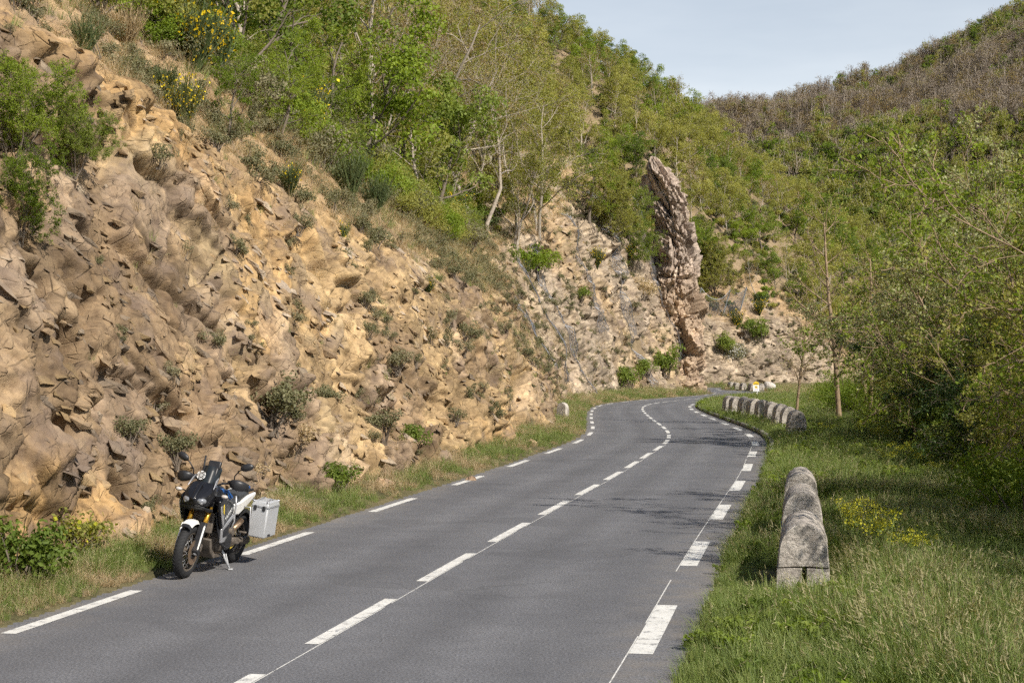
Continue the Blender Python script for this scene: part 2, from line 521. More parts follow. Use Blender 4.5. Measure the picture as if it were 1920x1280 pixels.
leafmat('leaf_pale', [(0.20, 0.23, 0.07), (0.32, 0.34, 0.14), (0.45, 0.46, 0.24)])
leafmat('leaf_white', [(0.55, 0.54, 0.50), (0.68, 0.66, 0.62), (0.75, 0.74, 0.70)])
leafmat('petal_yellow', [(0.60, 0.40, 0.008), (0.72, 0.52, 0.012), (0.78, 0.62, 0.03)], 0.25)
leafmat('petal_acid', [(0.33, 0.34, 0.03), (0.45, 0.44, 0.03), (0.56, 0.52, 0.05)], 0.25)
leafmat('grass_green', [(0.10, 0.155, 0.033), (0.18, 0.24, 0.058), (0.32, 0.355, 0.125)], 0.3, 0.5, 0.3, 0.45)
leafmat('grass_head', [(0.27, 0.25, 0.12), (0.36, 0.32, 0.17), (0.44, 0.39, 0.23)], 0.3)
leafmat('grass_dry', [(0.34, 0.255, 0.145), (0.45, 0.345, 0.205), (0.55, 0.44, 0.28)], 0.3)
simple('bark_far', (0.13, 0.105, 0.085), 0.9, 0.1, 0, 0.2, 0.5)
simple('bark', (0.17, 0.14, 0.11), 0.9, 0.2, 0, 0.35, 9, 0.6)
simple('bark_pale', (0.36, 0.31, 0.25), 0.85, 0.2, 0, 0.35, 9, 0.5)
simple('bark_warm', (0.30, 0.22, 0.14), 0.9, 0.2, 0, 0.35, 9, 0.6)
simple('galvanised', (0.42, 0.44, 0.47), 0.45, 0.5, 0.7, 0.12, 12)
simple('wire', (0.33, 0.35, 0.39), 0.5, 0.5, 0.5, 0.1, 12)
simple('white_enamel', (0.80, 0.80, 0.80), 0.4, 0.5, 0, 0.04, 8)
simple('yellow_enamel', (0.82, 0.55, 0.03), 0.4, 0.5, 0, 0.05, 8)
simple('ink', (0.16, 0.12, 0.05), 0.6, 0.3, 0, 0.1, 8)
simple('ink_violet', (0.25, 0.2, 0.35), 0.6, 0.3, 0, 0.1, 8)
simple('kerb_concrete', (0.27, 0.25, 0.22), 0.9, 0.2, 0, 0.3, 5, 0.4)
simple('pale_stone', (0.50, 0.46, 0.41), 0.9, 0.2, 0, 0.2, 3, 0.5)

# motorcycle
simple('tyre_rubber', (0.024, 0.024, 0.025), 0.75, 0.3, 0, 0.25, 14, 0.2)
simple('black_plastic', (0.022, 0.022, 0.024), 0.42, 0.5, 0, 0.15, 10)
simple('black_paint', (0.012, 0.012, 0.014), 0.18, 0.6, 0, 0.15, 5)
simple('white_plastic', (0.72, 0.71, 0.68), 0.35, 0.5, 0, 0.05, 5)
simple('silver_paint', (0.52, 0.52, 0.53), 0.3, 0.5, 0.6, 0.08, 6)
simple('gold_anodised', (0.85, 0.48, 0.06), 0.28, 0.5, 0.85, 0.06, 6)
simple('aluminium', (0.60, 0.61, 0.62), 0.42, 0.5, 0.4, 0.04, 2)
simple('dirty_metal', (0.16, 0.135, 0.11), 0.6, 0.4, 0.4, 0.35, 12, 0.2)
simple('steel_brown', (0.33, 0.23, 0.15), 0.4, 0.5, 0.7, 0.25, 8)
simple('seat_vinyl', (0.045, 0.047, 0.05), 0.6, 0.35, 0, 0.15, 18, 0.15)
simple('blue_paint', (0.02, 0.085, 0.26), 0.25, 0.5, 0, 0.1, 5)
simple('smoked_screen', (0.016, 0.02, 0.022), 0.12, 0.6, 0, 0.1, 4)
simple('lamp_lens', (0.30, 0.31, 0.33), 0.10, 0.8, 0.3, 0.2, 9)
simple('amber_lens', (0.55, 0.50, 0.45), 0.2, 0.6, 0, 0.1, 9)
simple('decal_white', (0.78, 0.78, 0.76), 0.4, 0.4, 0, 0.04, 9)
simple('decal_yellow', (0.75, 0.55, 0.06), 0.4, 0.4, 0, 0.05, 9)

# ================================================================== lines that organise the place
class Line:
    def __init__(self, pts, step=0.5, sigma=3.0):
        pts = np.asarray(pts, float)
        P = self._res(pts, step)
        if sigma > 0:
            k = int(3 * sigma / step); w = np.exp(-0.5 * (np.arange(-k, k + 1) * step / sigma) ** 2); w /= w.sum()
            lo = P[0] + (P[0] - P[1]) * np.arange(k, 0, -1)[:, None]; hi = P[-1] + (P[-1] - P[-2]) * np.arange(1, k + 1)[:, None]
            Q = np.vstack([lo, P, hi])
            P = np.stack([np.convolve(Q[:, i], w, 'valid') for i in (0, 1)], 1)
            P = self._res(P, step)
        self.P = P
        self.s = np.concatenate([[0], np.cumsum(np.linalg.norm(np.diff(P, axis=0), axis=1))])
        T = np.gradient(P, axis=0); self.T = T / np.linalg.norm(T, axis=1)[:, None]
        self.N = np.stack([-self.T[:, 1], self.T[:, 0]], 1)     # left normal

    @staticmethod
    def _res(P, step):
        s = np.concatenate([[0], np.cumsum(np.linalg.norm(np.diff(P, axis=0), axis=1))])
        q = np.arange(0, s[-1], step)
        return np.stack([np.interp(q, s, P[:, i]) for i in (0, 1)], 1)

    def at(self, s):
        s = np.asarray(s, float)
        f = lambda A: np.stack([np.interp(s, self.s, A[:, i]) for i in (0, 1)], -1)
        n = f(self.N); n /= np.linalg.norm(n, axis=-1, keepdims=True)
        return f(self.P), n

    def query(self, X, Y):
        X = np.asarray(X, float).ravel(); Y = np.asarray(Y, float).ravel()
        S = np.empty(len(X)); D = np.empty(len(X))
        for i in range(0, len(X), 8000):
            x, y = X[i:i + 8000], Y[i:i + 8000]
            d2 = (x[:, None] - self.P[None, :, 0]) ** 2 + (y[:, None] - self.P[None, :, 1]) ** 2
            j = d2.argmin(1); m = d2[np.arange(len(x)), j]
            rx, ry = x - self.P[j, 0], y - self.P[j, 1]
            al = np.clip(rx * self.T[j, 0] + ry * self.T[j, 1], -0.3, 0.3)
            cr = self.T[j, 0] * ry - self.T[j, 1] * rx
            D[i:i + 8000] = np.sign(cr) * np.sqrt(np.maximum(m - al * al, 0)); S[i:i + 8000] = self.s[j] + al
        return S, D


# centre line of the road, read off the photograph and laid on the ground plane
cpx = [(660, 1165), (836, 1063), (955, 997), (1040, 951), (1101, 918), (1150, 892), (1185, 871), (1213, 852.4), (1237, 838.6), (1253, 826),
       (1255.5, 817), (1252.5, 808.4), (1244.5, 801), (1235, 794), (1226, 788), (1218, 781.8), (1211, 776), (1207, 771.7), (1204, 767),
       (1205.5, 762.8), (1211, 759.6), (1220.7, 756.8), (1234.4, 754.8), (1250, 752.7), (1265.8, 750.9), (1282, 749.5), (1296.7, 748.1),
       (1311.6, 746.7), (1326.5, 745.6), (1339, 744.5), (1350.6, 743.3), (1364.8, 742.4), (1378, 741.2)]
cw_ = [gp(*p)[:2] for p in cpx]
d0 = (cw_[4] - cw_[0]) / np.linalg.norm(cw_[4] - cw_[0])
ctr = [cw_[0] - d0 * 60, cw_[0] - d0 * 30] + cw_ + [np.array(p) for p in
      ((24.2, 158.5), (25.6, 165), (25.3, 172), (23.6, 180), (22.4, 188), (23.0, 196), (26.0, 203), (31, 207.5), (37, 210), (45, 213), (56, 220), (70, 232))]
ROAD = Line(ctr, 0.5, 2.2)
HALF = 3.22                                     # centre line to edge marking

# foot of the rock cut on the left of the road
LC = Line([(-18.2, -40), (-14.2, -20), (-9.8, 0), (-5.9, 20), (-3.4, 33), (-0.3, 49), (1.3, 62), (1.85, 75), (2.6, 90), (3.3, 105), (4.3, 116), (6.1, 126),
           (9.0, 136), (12.8, 147), (16.6, 157), (19.6, 166), (20.4, 173), (19.0, 181), (17.0, 189), (16.6, 199), (18.5, 208), (23.5, 215), (31, 218.5),
           (39, 221), (45.5, 224.5), (50, 231), (58, 245), (75, 272), (100, 303), (140, 342), (210, 395), (300, 450)], 0.5, 1.6)
sY = lambda y: np.interp(y, LC.P[:, 1], LC.s)   # station of the cliff foot at depth y
HR_Y = np.array([-40, 0, 18, 25, 33, 49, 62, 75, 90, 105, 120, 135, 150, 160, 168, 176, 185, 200, 210, 218, 222, 226, 232, 245, 260, 500])
HR_H = np.array([9, 9, 9.2, 8.6, 7.2, 5.8, 5.6, 6.2, 7.6, 9.4, 12.0, 15.0, 19.0, 21.5, 20.5, 14, 8, 7, 7.5, 9.4, 10.2, 9.4, 6.5, 2.5, 1.5, 1.5])
_hs = sY(HR_Y)
A_Y = np.array([-40, 30, 60, 100, 170, 205, 218, 224, 230, 245, 260, 285, 310, 345, 450])
A_V = np.array([1.0, 1.0, 1.0, 1.0, 1.0, 1.02, 1.08, 1.12, 1.16, 1.25, 1.35, 1.1, 0.65, 0.30, 0.16])
_as = sY(A_Y)


def prof(s):
    hr = np.interp(s, _hs, HR_H)
    run = hr * np.interp(s, _hs, np.interp(HR_Y, [0, 60, 110, 165, 200, 230], [0.40, 0.45, 0.46, 0.30, 0.40, 0.38]))
    a = np.interp(s, _as, A_V)
    return hr, run, a


def rise(e, a):
    e = np.maximum(e, 0)
    return a * 95.0 * (1 - np.exp(-e / 95.0))


def ground_z(x, y, q=None):
    sh = np.shape(x)
    S, D = q if q is not None else ROAD.query(x, y)
    x = np.ravel(x); y = np.ravel(y)
    r = -D
    n1 = fbm(x * 0.35, y * 0.35, 3, 4) - 0.5; n2 = fbm(x * 0.05, y * 0.05, 5, 3) - 0.5
    e = r - 3.62
    w = np.interp(y, [0, 20, 35, 50, 62, 75, 100, 130, 160], [4.2, 4.4, 4.7, 5.2, 5.6, 6.5, 8, 10, 12])
    z = np.where(e < 0, -0.06, (np.interp(y, [0, 42, 56], [0.02, 0.02, 0.12]) + 0.0) * sstep(0.0, 0.25, e) + 0.12 * n1 * sstep(0.2, 1.5, e) + np.interp(y, [0, 42, 56], [0.0, 0.0, 0.04]) * sstep(0.5, 3, e))
    dr = np.maximum(e - w, 0)
    z = z - 7.0 * (1 - np.exp(-dr / 9.0)) * (1 + 0.5 * n2)
    el = D - 3.45
    zl = np.where(el < 0, -0.06, 0.02 + 0.13 * np.clip(el, 0, 4) + 0.14 * n1 * sstep(0.2, 1.2, el))
    z = np.where(D > 0, zl, z)
    return z.reshape(sh)


def hill_z(x, y, drop=0.0, q=None):
    sh = np.shape(x)
    S, D = q if q is not None else LC.query(x, y)
    x = np.ravel(x); y = np.ravel(y)
    hr, run, a = prof(S)
    e = D - run
    n = fbm(x * 0.06, y * 0.06, 11, 4) - 0.5
    z = np.where(D < 0, -0.8 + np.maximum(D, -4) * 0.4, np.where(e < 0, hr * np.clip(D / run, 0, 1), hr + rise(e, a) + n * 5.0 * sstep(4, 25, e)))
    gul = np.interp(y, [172, 184, 226, 238], [0, 1, 1, 0]) * 4.5
    z = z - (drop + (gul if drop else 0)) * (1 - sstep(5.5, 8.5, e)) * (D > -1)
    return z.reshape(sh)


_gx, _gy = np.arange(-90, 330, 1.0), np.arange(0, 560, 1.0)
_GX, _GY = np.meshgrid(_gx, _gy, indexing='ij')
_qr, _ql = ROAD.query(_GX, _GY), LC.query(_GX, _GY)
TGRID = np.maximum(ground_z(_GX, _GY, _qr), hill_z(_GX, _GY, 0.0, _ql))


def terrain_z(x, y):
    x = np.clip(np.asarray(x, float) + 90, 0, 418.9); y = np.clip(np.asarray(y, float), 0, 558.9)
    i, j = x.astype(int), y.astype(int); fx, fy = x - i, y - j
    return (TGRID[i, j] * (1 - fx) + TGRID[i + 1, j] * fx) * (1 - fy) + (TGRID[i, j + 1] * (1 - fx) + TGRID[i + 1, j + 1] * fx) * fy


def hit(px, py, tmax=700.0):
    """first point of the terrain seen through a photo pixel"""
    d = ray(px, py)
    ts = np.concatenate([np.arange(8, 80, 0.15), np.arange(80, tmax, 0.6)])
    Pt = np.array([0, 0, CAM_H]) + ts[:, None] * d
    b = Pt[:, 2] < terrain_z(Pt[:, 0], Pt[:, 1])
    if not b.any():
        return hit(px, py + 6, tmax)
    i = int(b.argmax())
    return Pt[i]


# ================================================================== road
def strip(line, s0, s1, o0, o1, z, step=0.5, taper=0.0):
    n = max(2, int((s1 - s0) / step) + 1)
    s = np.linspace(s0, s1, n); P, N = line.at(s)
    a = P + N * o0; b = P + N * o1
    V = np.zeros((2 * n, 3)); V[0::2, :2] = a; V[1::2, :2] = b; V[:, 2] = z
    i = np.arange(n - 1) * 2
    return V, np.stack([i, i + 1, i + 3, i + 2], 1)


offs = np.array([-3.72, -3.3, -2.6, -2.2, -1.6, -1.0, -0.6, 0, 0.6, 1.0, 1.6, 2.2, 2.6, 3.3, 3.52])
sr = np.arange(0.0, ROAD.s[-1] - 0.5, 0.5)
Pr, Nr = ROAD.at(sr)
ragR = 0.12 * (fbm(sr * 0.8, sr * 0, 91, 3) - 0.5); ragL = 0.14 * (fbm(sr * 0.9, sr * 0 + 5, 92, 3) - 0.5)
V = np.zeros((len(sr), len(offs), 3))
oo = np.repeat(offs[None, :], len(sr), 0); oo[:, 0] += ragR; oo[:, -1] += ragL
V[:, :, :2] = Pr[:, None, :] + Nr[:, None, :] * oo[:, :, None]
i, j = np.meshgrid(np.arange(len(sr) - 1), np.arange(len(offs) - 1), indexing='ij')
k = len(offs); q = (i * k + j).ravel()
Fq = np.stack([q, q + k, q + k + 1, q + 1], 1)[:, ::-1]
trk = np.exp(-((np.abs(np.abs(oo) - 1.65) - 0.75) / 0.3) ** 2)
road = obj('road', new_mesh('road', V.reshape(-1, 3), Fq.copy(), MAT['asphalt'], attrs={'track': ('POINT', trk.ravel()), 'edge': ('POINT', sstep(3.0, 3.5, np.abs(oo)).ravel())}))
tag(road, kind='structure')

s_at = lambda px, py: float(ROAD.query(*[np.array([v]) for v in gp(px, py)[:2]])[0][0])
# centre dashes 3 m long, edge dashes 3 m long with 3.5 m gaps
s_c = s_at(583, 1207); per_c = (s_at(1172, 877) - s_c) / 6.0
kk = -6
while True:
    a = s_c + kk * per_c
    if a > ROAD.s[-1] - 6: break
    if a > 1:
        V, Fd = strip(ROAD, a, a + per_c * 0.665, 0.075, -0.075, 0.004)
        tag(obj('centre_dash', new_mesh('centre_dash', V, Fd, MAT['paint']), road))
    kk += 1
s_l = s_at(0, 1187); per_l = (s_at(845, 909) - s_l) / 3.0
s_r = s_at(1240, 1227); per_r = (s_at(1365, 974) - s_r) / 2.0
for s0, per, o in ((s_l, per_l, HALF), (s_r, per_r, -HALF)):
    kk = -8
    while s0 + kk * per < ROAD.s[-1] - 6:
        a = s0 + kk * per
        if a > 1:
            hw = 0.085 if o > 0 else 0.115
            V, Fd = strip(ROAD, a, a + per * 0.46, o + hw, o - hw, 0.004)
            obj('edge_dash', new_mesh('edge_dash', V, Fd, MAT['paint']), road)
        kk += 1
# thin setting-out lines left from painting, worn away in places
for o in (-HALF + 0.125, -0.088):
    a = 2.0
    while a < s_at(1250, 827):
        L_ = random.uniform(1.0, 5.0)
        V, Fd = strip(ROAD, a, a + L_, o + 0.007, o - 0.007, 0.003)
        obj('guide_line', new_mesh('guide_line', V, Fd, MAT['paint']), road)
        a += L_ + random.choice((0.05, 0.1, 0.3, 0.8))

# ================================================================== ground sheet (verges, river bank, valley floor)
rr = np.concatenate([np.geomspace(1.5, 420, 640), np.geomspace(425, 4000, 50)])
th = np.concatenate([np.linspace(-180, -27, 40, endpoint=False), np.linspace(-27, 27, 300, endpoint=False), np.linspace(27, 180, 40)])
R_, T_ = np.meshgrid(rr, np.radians(th), indexing='ij')
X, Y = R_ * np.sin(T_), R_ * np.cos(T_)
Z = ground_z(X, Y)
Z = np.where(R_ > 450, -6.5, Z)
i, j = np.meshgrid(np.arange(len(rr) - 1), np.arange(len(th) - 1), indexing='ij')
k = len(th); q = (i * k + j).ravel()
ground = obj('ground', new_mesh('ground', np.stack([X, Y, Z], -1).reshape(-1, 3), np.stack([q, q + k, q + k + 1, q + 1], 1)[:, ::-1].copy(), MAT['verge'], smooth=True))
tag(ground, kind='structure')

# ================================================================== hillside above the cut
rr = np.geomspace(14, 520, 330); th = np.linspace(-32, 32, 330)
R_, T_ = np.meshgrid(rr, np.radians(th), indexing='ij')
X, Y = R_ * np.sin(T_), R_ * np.cos(T_)
Z = hill_z(X, Y, 3.2)
i, j = np.meshgrid(np.arange(len(rr) - 1), np.arange(len(th) - 1), indexing='ij')
k = len(th); q = (i * k + j).ravel()
Fh = np.stack([q, q + k, q + k + 1, q + 1], 1)[:, ::-1]
keep = (Z.ravel()[Fh] > -2.2).any(1)
hill = obj('hillside', new_mesh('hillside', np.stack([X, Y, Z], -1).reshape(-1, 3), Fh[keep].copy(), MAT['soil'], smooth=True))
tag(hill, kind='structure')

# ================================================================== far mountain side
SKY = np.array([(1100, 330), (1200, 262), (1270, 212), (1330, 200), (1400, 196), (1500, 172), (1570, 150), (1640, 130), (1700, 108), (1760, 82), (1820, 50), (1880, 22), (1960, -20), (2200, -120), (2600, -260)], float)
DR = 720.0


def far_z(x, y):
    px = 960 + F_PX * x / np.maximum(y, 1) * CP
    top = np.interp(px, SKY[:, 0], SKY[:, 1])
    hz = (690 - top) / F_PX * DR + CAM_H - 7.0
    t_ = np.clip((y - 330) / (DR - 330), 0, 1.25)
    n = (fbm(x * 0.012, y * 0.012, 41, 4) - 0.5) * 46 * sstep(0.05, 0.5, t_) * (1 - sstep(0.8, 1.0, t_)) + (fbm(x * 0.05, y * 0.05, 43, 3) - 0.5) * 8 * sstep(0.05, 0.3, t_)
    z = -6 + (hz + 6) * (1.18 * t_ - 0.18 * t_ ** 2)
    z = np.where(t_ > 1, -6 + (hz + 6) * (1 - (t_ - 1) * 1.2), z)
    return z + n


yy = np.linspace(330, 900, 150); xr = np.linspace(-0.1, 0.75, 190)
A, Bv = np.meshgrid(yy, xr, indexing='ij'); X = A * Bv
Z = far_z(X, A)
i, j = np.meshgrid(np.arange(len(yy) - 1), np.arange(len(xr) - 1), indexing='ij')
k = len(xr); q = (i * k + j).ravel()
fm = obj('mountainside', new_mesh('mountainside', np.stack([X, A, Z], -1).reshape(-1, 3), np.stack([q, q + k, q + k + 1, q + 1], 1)[:, ::-1].copy(), MAT['far'], smooth=True))
tag(fm, kind='structure')

# ================================================================== rock cut beside the road
yc = np.concatenate([np.geomspace(13, 176, 1600)])
s_cols = sY(yc)
s_end = float(sY(248.0))
s_cols = np.concatenate([s_cols, np.arange(s_cols[-1] + 0.22, s_end, 0.22)])
NV = 360
tv = np.linspace(0, 1, NV)
hr, run, aS = prof(s_cols)
fl = np.hypot(hr, run); EXT = 8.0
sl_len = EXT * np.hypot(1, aS)
tot = 0.8 + fl + sl_len
vv = tv[None, :] * tot[:, None] - 0.8                       # length along the profile, 0 at the foot
face = np.clip(vv, None, fl[:, None]) / fl[:, None]
up_e = np.clip(vv - fl[:, None], 0, None) / np.hypot(1, aS)[:, None]
dd = face * run[:, None] + up_e
bulge = np.interp(face, [-0.2, 0, 0.15, 0.5, 0.85, 1.0], [0.0, 0.0, -0.18, 0.0, 0.35, 0.1])
zz = face * hr[:, None] + rise(up_e, aS[:, None])
SS = np.repeat(s_cols[:, None], NV, 1)
P0, N0 = LC.at(s_cols)
onface = 1 - sstep(-0.8, 1.6, vv - fl[:, None])
amp = np.interp(s_cols, _hs, np.interp(HR_Y, [0, 60, 100, 165, 230], [1.0, 0.85, 1.3, 1.6, 1.3]))[:, None]
scl = np.interp(s_cols, _hs, np.interp(HR_Y, [0, 60, 110, 230], [1.0, 0.9, 0.6, 0.6]))[:, None]
# warped, tilted coordinates: beds dip towards the camera
wu = (fbm(SS * 0.35, vv * 0.35, 21, 2) - 0.5) * 0.7; wv_ = (fbm(SS * 0.35 + 40, vv * 0.35, 22, 2) - 0.5) * 0.7
fu_ = (fbm(SS * 2.6, vv * 2.6, 31, 2) - 0.5) * 0.06; fv_ = (fbm(SS * 2.6 + 40, vv * 2.6, 32, 2) - 0.5) * 0.06
us, vs_ = SS + wu + fu_, vv + wv_ + fv_
ang = 0.55
ca, sa = np.cos(ang), np.sin(ang)
qa, qb = us * ca + vs_ * sa, -us * sa + vs_ * ca
disp = np.zeros_like(vv); cellc = np.zeros_like(vv); crack = np.zeros_like(vv); cell2 = np.zeros_like(vv)
hp = 0.75 + 0.8 * sstep(0.38, 0.62, fbm(SS * 0.16, vv * 0.2, 24, 3))      # rough and slabby stretches
for (ku, kv, A_, seed, tilt, ew, cd) in ((0.24, 0.34, 0.46, 100, 0.5, 0.03, 0.75), (0.50, 0.80, 0.26, 200, 0.7, 0.04, 0.8), (1.1, 1.7, 0.165, 300, 0.8, 0.06, 0.7), (2.5, 3.6, 0.095, 400, 0.85, 0.09, 0.6), (5.5, 7.5, 0.045, 500, 0.8, 0.11, 0.5)):
    Rn, du, dv, ed = facets(qa * ku * scl, qb * kv * scl, seed)
    k3 = (Rn[1] * 3).astype(int)                              # three joint sets, so that broken faces run parallel
    gu_ = np.array([0.95, -0.75, 0.15])[k3] + (Rn[2] - 0.5) * 0.5; gv_ = np.array([-0.45, -0.75, 0.85])[k3] + (Rn[0] - 0.5) * 0.4
    m = A_ * ((Rn[0] - 0.5) * 1.25 + tilt * (du * gu_ + dv * gv_))
    m = m - A_ * cd * (1 - sstep(0.0, ew, ed)) * (Rn[3] > 0.25)
    disp = disp + m * (hp if seed > 150 else 1.0) / np.where(seed < 250, 1, scl ** 0.3)
    if seed == 200: cellc = Rn[3]; crack = 1 - sstep(0, 0.06, ed)
    if seed == 300: cell2 = Rn[3]; crack = np.maximum(crack, 0.7 * (1 - sstep(0, 0.08, ed)))
    if seed == 400: crack = np.maximum(crack, 0.5 * (1 - sstep(0, 0.1, ed)))
disp += (fbm(SS * 0.12, vv * 0.16, 25, 3) - 0.5) * 1.3
disp *= amp
# named hollows seen in the photograph: (pixel, radius along, radius up, depth)
for (hx, hy, ru, rv, dp) in ((80, 672, 0.75, 0.38, 0.9), (25, 560, 0.4, 0.3, 0.5), (170, 470, 0.3, 0.45, 0.45), (190, 745, 0.35, 0.25, 0.4), (120, 800, 0.3, 0.2, 0.35), (60, 850, 0.35, 0.2, 0.35), (255, 335, 0.5, 0.22, 0.6), (145, 560, 0.35, 0.6, 0.5), (232, 905, 0.35, 0.3, 0.5), (30, 480, 0.6, 0.35, 0.6), (330, 650, .25, .3, .3), (420, 390, .3, .25, .45)):
    h = hit(hx, hy)
    s0, d0_ = LC.query(np.array([h[0]]), np.array([h[1]]))
    v0 = d0_[0] / prof(s0)[1][0] * np.hypot(*[float(q_[0]) for q_ in prof(s0)[:2]])
    rad = np.hypot((SS - s0[0]) / ru, (vv - v0) / rv) + (fbm(SS * 2.5, vv * 2.5, 27, 3) - 0.5) * 0.8
    disp -= dp * (1 - sstep(0.7, 1.1, rad))
slope_d = (fbm(SS * 0.7, vv * 0.7, 28, 4) - 0.5) * 0.7 + (fbm(SS * 3, vv * 3, 29, 3) - 0.5) * 0.12 + disp * 0.22
disp = disp * onface + slope_d * (1 - onface)
disp *= sstep(-0.8, 0.5, vv)
for ax_ in (0, 1):                                        # take the saw-teeth off the steps
    q_ = np.pad(disp, [(1, 1) if a_ == ax_ else (0, 0) for a_ in (0, 1)], mode='edge')
    disp = 0.16 * np.take(q_, range(0, disp.shape[ax_]), ax_) + 0.68 * disp + 0.16 * np.take(q_, range(2, disp.shape[ax_] + 2), ax_)
nx = -np.cos(np.arctan2(run, hr)) * np.ones(NV)[:, None]
al = np.arctan2(hr, run)[:, None] * onface + np.arctan(aS)[:, None] * (1 - onface)
nh, nz_ = -np.sin(al), np.cos(al)
dd2 = dd + (disp + bulge * onface * 0.0) * nh
zz2 = zz + disp * nz_
# sink the rear rim under the hillside sheet
rim = sstep(EXT - 1.6, EXT, up_e)
zz2 = zz2 - rim * 1.6
zz2[:, 0] -= 0.3
XY = P0[:, None, :] + N0[:, None, :] * dd2[:, :, None]
V = np.concatenate([XY, zz2[:, :, None]], -1)
# colour of the rock itself: ochre schist with grey-violet beds, cream scars and orange seams
c_tan = np.array([0.465, 0.35, 0.22]); c_brn = np.array([0.25, 0.185, 0.135]); c_crm = np.array([0.53, 0.42, 0.285])
c_org = np.array([0.475, 0.32, 0.16]); c_vio = np.array([0.32, 0.265, 0.24]); c_sol = np.array([0.42, 0.315, 0.21]); c_gry = np.array([0.42, 0.37, 0.33])
w1 = fbm(qa * 0.22, qb * 0.35, 51, 4)[..., None]; w2 = fbm(qa * 0.3 + 9, qb * 0.5, 52, 4)[..., None]; w3 = fbm(SS * 0.13, vv * 0.2, 53, 3)[..., None]
near = (1 - sstep(sY(26), sY(36), SS))[..., None]
Cc = c_tan * (1 - sstep(0.52, 0.66, w1)) + c_crm * sstep(0.52, 0.66, w1)
b_ = sstep(0.46, 0.60, w2 + near * 0.22 + (cellc[..., None] - 0.5) * 0.10); Cc = Cc * (1 - 0.8 * b_) + c_brn * 0.8 * b_
o_ = sstep(0.56, 0.68, w3 + (cell2[..., None] - 0.5) * 0.1); Cc = Cc * (1 - 0.7 * o_) + c_org * 0.7 * o_
v_ = (cellc > 0.82)[..., None] * 0.35; Cc = Cc * (1 - v_) + c_vio * v_
farg = (sstep(sY(88), sY(125), SS) * (0.35 + 0.65 * sstep(0.4, 0.6, fbm(SS * 0.1, vv * 0.05, 54, 3))))[..., None]
Cc = Cc * (1 - 0.8 * farg) + c_gry * 0.8 * farg
Cc = Cc * (0.70 + 0.50 * cell2[..., None]) * (0.84 + 0.28 * cellc[..., None])
Cc = Cc * (1 - 0.5 * crack[..., None] * onface[..., None])
so = (1 - onface)[..., None] * sstep(0.35, 0.6, fbm(SS * 0.5, vv * 0.5, 55, 3))[..., None]
Cc = Cc * (1 - so) + c_sol * so
Cc = Cc * np.array([0.99, 0.985, 0.90])
nu = len(s_cols)
i, j = np.meshgrid(np.arange(nu - 1), np.arange(NV - 1), indexing='ij')
q = (i * NV + j).ravel()
cliff = obj('rock_cliff', new_mesh('rock_cliff', V.reshape(-1, 3), np.stack([q, q + NV, q + NV + 1, q + 1], 1)[:, ::-1].copy(), MAT['rock'], col=Cc.reshape(-1, 3)))
tag(cliff, kind='structure')
CV, CS, CVV, CFL = V, SS, vv, fl

# ---------------------------------------------------------------- rock pinnacle on the nose of the cut
def spire(rows, PY, seed0, tops):
    ry = np.array([r[0] for r in rows], float)[::-1]; rc = np.array([r[1] for r in rows], float)[::-1]; rw = np.array([r[2] for r in rows], float)[::-1]
    nV, nU = 190, 150
    y0, y1 = rows[0][0], rows[-1][0]
    py_ = np.linspace(y0, y1, nV); cx_ = (np.interp(py_, ry, rc) - 960) / F_PX * PY; wx_ = np.interp(py_, ry, rw) / F_PX * PY; zc_ = CAM_H + (690 - py_) / F_PX * PY
    an = np.linspace(0, 2 * np.pi, nU, endpoint=False)
    A2, Zc = np.meshgrid(an, zc_, indexing='xy')
    rad_w = np.repeat(wx_[:, None], nU, 1); thick = np.interp(zc_, tops[0], tops[1])[:, None] * np.ones(nU)
    dsp = np.zeros_like(Zc); cc_ = np.zeros_like(Zc); ck_ = np.zeros_like(Zc)
    A3 = (A2 + np.pi / 2) % (2 * np.pi)                       # the seam faces away from the road
    for (ku, kv, A_, seed) in ((0.40, 0.22, 1.2, 810), (0.9, 0.5, 0.75, 820), (2.0, 1.3, 0.34, 830), (4.2, 3.0, 0.15, 840)):
        Rn, du, dv, ed = facets(A3 * 2.4 * ku + Zc * 0.22 * ku, Zc * kv - A3 * 0.5 * kv, seed + seed0)
        dsp += A_ * ((Rn[0] - 0.5) * 1.4 + du * (Rn[1] - 0.5) * 1.6 + dv * (Rn[2] - 0.5) * 1.6) - A_ * 0.45 * (1 - sstep(0, 0.08, ed))
        if seed == 820: cc_ = Rn[3]
        if seed >= 820: ck_ = np.maximum(ck_, 0.5 * (1 - sstep(0, 0.09, ed)))
    tp_ = np.interp(py_, [y1, y1 + 35], [0.35, 1.0])[:, None]
    V = np.stack([cx_[:, None] + np.cos(A2) * (rad_w + dsp * 0.75 * tp_), PY + np.sin(A2) * (thick + dsp * tp_), Zc + 0.25 * dsp * tp_], -1)
    Vp = np.vstack([V.reshape(-1, 3), np.array([[cx_[-1], PY, zc_[-1] + 0.3]])])
    F4 = [(i * nU + j, i * nU + (j + 1) % nU, (i + 1) * nU + (j + 1) % nU, (i + 1) * nU + j) for i in range(nV - 1) for j in range(nU)]
    F4 += [((nV - 1) * nU + j, (nV - 1) * nU + (j + 1) % nU, nV * nU) for j in range(nU)]
    pb_ = (1 - sstep(9, 15, Zc))[..., None]
    Cp = ((np.array([0.50, 0.43, 0.375]) * (1 - pb_) + np.array([0.50, 0.395, 0.295]) * pb_) * (0.75 + 0.42 * cc_[..., None]) * (1 - 0.45 * ck_[..., None])).reshape(-1, 3)
    o = obj('rock_pinnacle', new_mesh('rock_pinnacle', Vp, F4, MAT['rock'], col=np.vstack([Cp, Cp[-1:]])))
    return tag(o, kind='structure')


